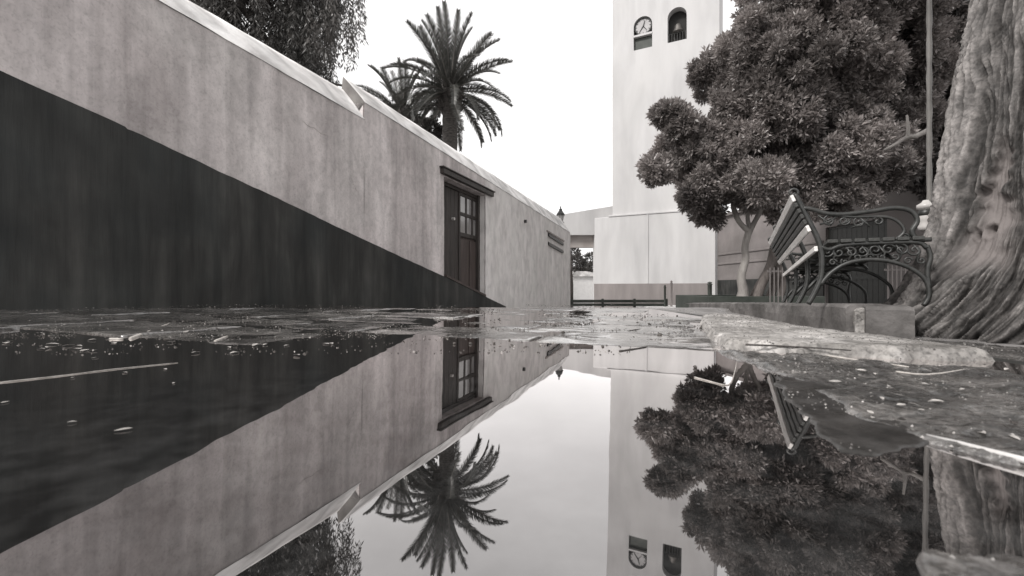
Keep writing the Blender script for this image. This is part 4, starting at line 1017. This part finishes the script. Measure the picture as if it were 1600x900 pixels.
# ------------------------------------------------------------------ litter
random.seed(21)
def gpt(px, py, lift=.0):
    D = CH * F / (py - HZ); x = (px - 800) / F * D
    D = (CH - wz(x)) * F / (py - HZ); x = (px - 800) / F * D
    return Vector((x, D, wz(x) + lift))
def twig(pxs, r, m, label, lift=.0006):
    pts = [gpt(*q, lift=lift) for q in pxs]; o = pts[0].copy(); pts = smooth_path([tuple(p - o) for p in pts], 3)
    pts = [(x, y, z + random.uniform(0, .0008)) for x, y, z in pts]
    q = MB(); q.tube(pts, [r * (1 - .5 * i / len(pts)) for i in range(len(pts))], 6); ob = q.build('twig', m, None, True); ob.location = o; tag(ob, label, 'twig')
twig([(-10, 599), (90, 588), (180, 577), (278, 567)], .0012, M_twig, 'long thin straight twig lying in the puddle at the left edge')
twig([(205, 529), (240, 516), (266, 505)], .008, M_twig, 'short pale stick slanting on the wet paving at the left')
twig([(172, 530), (192, 530)], .006, M_twig, 'tiny pale stick left of the slanting stick')
twig([(337, 534), (355, 526)], .007, M_twig, 'small pale stick lying further right on the left paving')
twig([(908, 527), (945, 529), (968, 524), (985, 517), (1003, 514)], .0045, M_twigd, 'curved dark twig on the bright wet paving near the centre')
twig([(968, 549), (995, 545), (1012, 542)], .003, M_twigd, 'thin dark twig at the far rim of the puddle')
twig([(1085, 590), (1112, 597), (1138, 602), (1147, 585), (1151, 566)], .0016, M_twig, 'bent pale twig sticking out at the puddle rim below the kerb')
twig([(1290, 562), (1350, 571), (1420, 581)], .0035, M_twig, 'pale stick in the gutter below the light border slab', .012)
twig([(1165, 549), (1250, 553), (1330, 559)], .0035, M_twigd, 'dark stick along the lower edge of the light slab', .022)
twig([(1400, 590), (1450, 595), (1508, 586)], .0025, M_twig, 'thin stick on rough border stone at the right', .014)
# clusters of pale fallen leaves
def leaf_mesh(nm, ln, wd, curl, m):
    b = MB(); n = 5
    for i in range(n + 1):
        t_ = i / n; w_ = wd * math.sin(math.pi * (.06 + .9 * t_)) ; z = curl * math.sin(math.pi * t_)
        b.v += [(t_ * ln, -w_ / 2, z + curl * .5), (t_ * ln, 0, z), (t_ * ln, w_ / 2, z + curl * .4)]
    for i in range(n):
        for k in range(2): b.f.append((i * 3 + k, (i + 1) * 3 + k, (i + 1) * 3 + k + 1, i * 3 + k + 1))
    b.mi = [0] * len(b.f); o = b.build(nm, m, None, True); me = o.data; bpy.data.objects.remove(o); return me
LM = [leaf_mesh('fallen_leaf', .045, .020, .0018, M_lleaf), leaf_mesh('fallen_leaf', .035, .018, .003, M_lleaf), leaf_mesh('fallen_leaf', .03, .014, .003, M_litter)]
def pebble_mesh(seed, m):
    b = MB(); n, k = 8, 5
    for j in range(k + 1):
        ph = math.pi * j / k
        for i in range(n):
            th = 2 * math.pi * i / n; r = 1 + .35 * noise.noise(Vector((math.cos(th) * 1.4, math.sin(th) * 1.4, math.cos(ph) * 1.4 + seed)))
            b.v.append((r * math.sin(ph) * math.cos(th), r * math.sin(ph) * math.sin(th), r * math.cos(ph) * .7))
    b.f = [(j * n + i, (j + 1) * n + i, (j + 1) * n + (i + 1) % n, j * n + (i + 1) % n) for j in range(k) for i in range(n)]; b.mi = [0] * len(b.f)
    o = b.build('pebble', m, None, True); me = o.data; bpy.data.objects.remove(o); return me
PM = [pebble_mesh(1, M_litter), pebble_mesh(5, M_litter), pebble_mesh(9, M_lleaf)]
pale_spots = [(14, 515), (8, 535), (20, 533), (55, 493), (62, 505), (60, 512), (66, 520), (70, 545), (78, 543), (92, 538), (97, 541), (112, 546), (125, 549), (136, 549), (137, 532), (128, 541), (143, 560), (118, 590), (180, 537), (270, 600), (255, 528), (275, 535), (313, 551), (317, 528), (340, 513), (374, 551), (360, 544), (395, 541), (411, 540), (452, 540), (505, 537), (520, 538), (460, 555), (288, 520), (246, 495), (284, 489), (130, 492), (15, 628), (120, 660), (178, 675), (192, 582), (260, 578)]
for i, (px, py) in enumerate(pale_spots):
    o = inst(random.choice(LM[:2]), 'fallen_leaf', gpt(px, py, .0015), (random.uniform(-.1, .1), random.uniform(-.12, .02), random.uniform(0, 6.28)), [random.uniform(.5, .95) * (1 if py < 560 else .45)] * 3)
    tag(o, 'small pale fallen leaf on the wet paving left of centre', 'leaf', 'pale fallen leaves on the left paving')
right_spots = [(1365, 627), (1360, 632), (1380, 637), (1412, 640), (1420, 633), (1415, 645), (1445, 655), (1390, 618), (1440, 608), (1452, 612), (1480, 616), (1515, 616), (1500, 620), (1354, 588), (1366, 592), (1295, 606), (1390, 614), (1450, 640), (1575, 584), (1590, 584), (1440, 586), (1355, 655), (1362, 668), (1330, 602), (1475, 640), (1540, 694), (1575, 696)]
for px, py in right_spots:
    g_ = gpt(px, py, .014); o = inst(random.choice(LM[:2]), 'fallen_leaf', g_, (random.uniform(-.3, .3), random.uniform(-.2, .2), random.uniform(0, 6.28)), [random.uniform(.25, .5)] * 3)
    tag(o, 'small pale scrap of leaf on the rough border stone at the right', 'leaf', 'pale leaf scraps on the right border stones')
dark_spots = [(867, 512, .016), (880, 521, .012), (905, 506, .008), (912, 505, .006), (927, 506, .008), (996, 505, .009), (1015, 508, .010), (1022, 505, .007), (1031, 526, .016), (1062, 506, .010), (1095, 514, .010), (942, 542, .006), (772, 537, .007), (796, 532, .006), (812, 530, .005), (557, 521, .009), (568, 515, .008), (1086, 575, .007), (1188, 521, .009), (1205, 521, .010), (1213, 529, .006), (1155, 549, .006), (1215, 575, .008), (872, 498, .009), (1058, 494, .010), (770, 512, .008), (790, 512, .006), (1070, 527, .005), (1084, 525, .005), (1063, 526, .005), (700, 525, .01), (710, 538, .008), (735, 538, .008), (640, 498, .01), (595, 512, .008)]
for px, py, r in dark_spots:
    o = inst(random.choice(PM[:2]), 'pebble', gpt(px, py, r * .4), (0, 0, random.uniform(0, 6.28)), (r * .75, r * .75, r * .8))
    tag(o, 'small dark seed or pebble on the bright wet paving', 'pebble', 'dark seeds scattered on the wet paving')
# uncountable crumbs
cr_ = MB(); random.seed(5)
for i in range(16000):
    py = HZ + 27 + 78 * random.random() ** 1.2; px = random.uniform(-60, 1260)
    if noise.noise(Vector((px * .012, py * .11, 4))) + .35 * noise.noise(Vector((px * .05, py * .4, 9))) < .10 - .1 * (px < 700): continue
    if py > 532 and random.random() < .8: continue
    g_ = gpt(px, py); r = random.uniform(.001, .0030) * (1.25 if py < 500 else .85) * (1.35 if px > 760 else 1)
    if g_.x > 1.25 or g_.x < WK * g_.y - WD + .1: continue
    zz = g_.z + random.choice((.0008, .004, .007)) * (1 if py < 530 else .15) + (.02 * sm((-g_.x - 1.8) / 1.6)); a_ = random.uniform(0, 6.28); l_ = r * random.uniform(1, 2.5)
    c, s = math.cos(a_), math.sin(a_)
    cr_.add([(g_.x + c * l_, g_.y + s * l_, zz - .001), (g_.x - s * r, g_.y + c * r, zz), (g_.x - c * l_, g_.y - s * l_, zz), (g_.x + s * r, g_.y - c * r, zz - .001), (g_.x, g_.y, zz + r * 1.3)],
            [(0, 1, 4), (1, 2, 4), (2, 3, 4), (3, 0, 4)], 1 if random.random() < (.13 if px < 760 else .10) else 0)
gr = MB(); random.seed(11)
for poly, fz, sd in SURF:
    xs_ = [p[0] for p in poly]; ys_ = [p[1] for p in poly]
    ar_ = (max(xs_) - min(xs_)) * (max(ys_) - min(ys_))
    for _ in range(int(min(2600, 1900 * ar_ + 250))):
        x, y = random.uniform(min(xs_), max(xs_)), random.uniform(min(ys_), max(ys_))
        if sd(x, y) < .004 or noise.noise(Vector((x * 7, y * 7, 2))) < -.12: continue
        r_ = random.uniform(.0009, .0032) * (.55 + .45 * y); z = fz(x, y); mi = 0 if random.random() < .72 else 1
        vs = []
        for k in range(5):
            an = k * 1.257 + random.uniform(-.3, .3); vs.append((x + r_ * math.cos(an) * random.uniform(.8, 1.5), y + r_ * math.sin(an), z - .0008))
        vs.append((x, y, z + r_ * random.uniform(.6, 1.1))); gr.add(vs, [(k, (k + 1) % 5, 5) for k in range(5)], mi)
tag(gr.build('grit', [M_kerb, M_lslab]), kind='stuff')
tag(cr_.build('leaf_litter', [M_litter, M_lleaf]), kind='stuff')
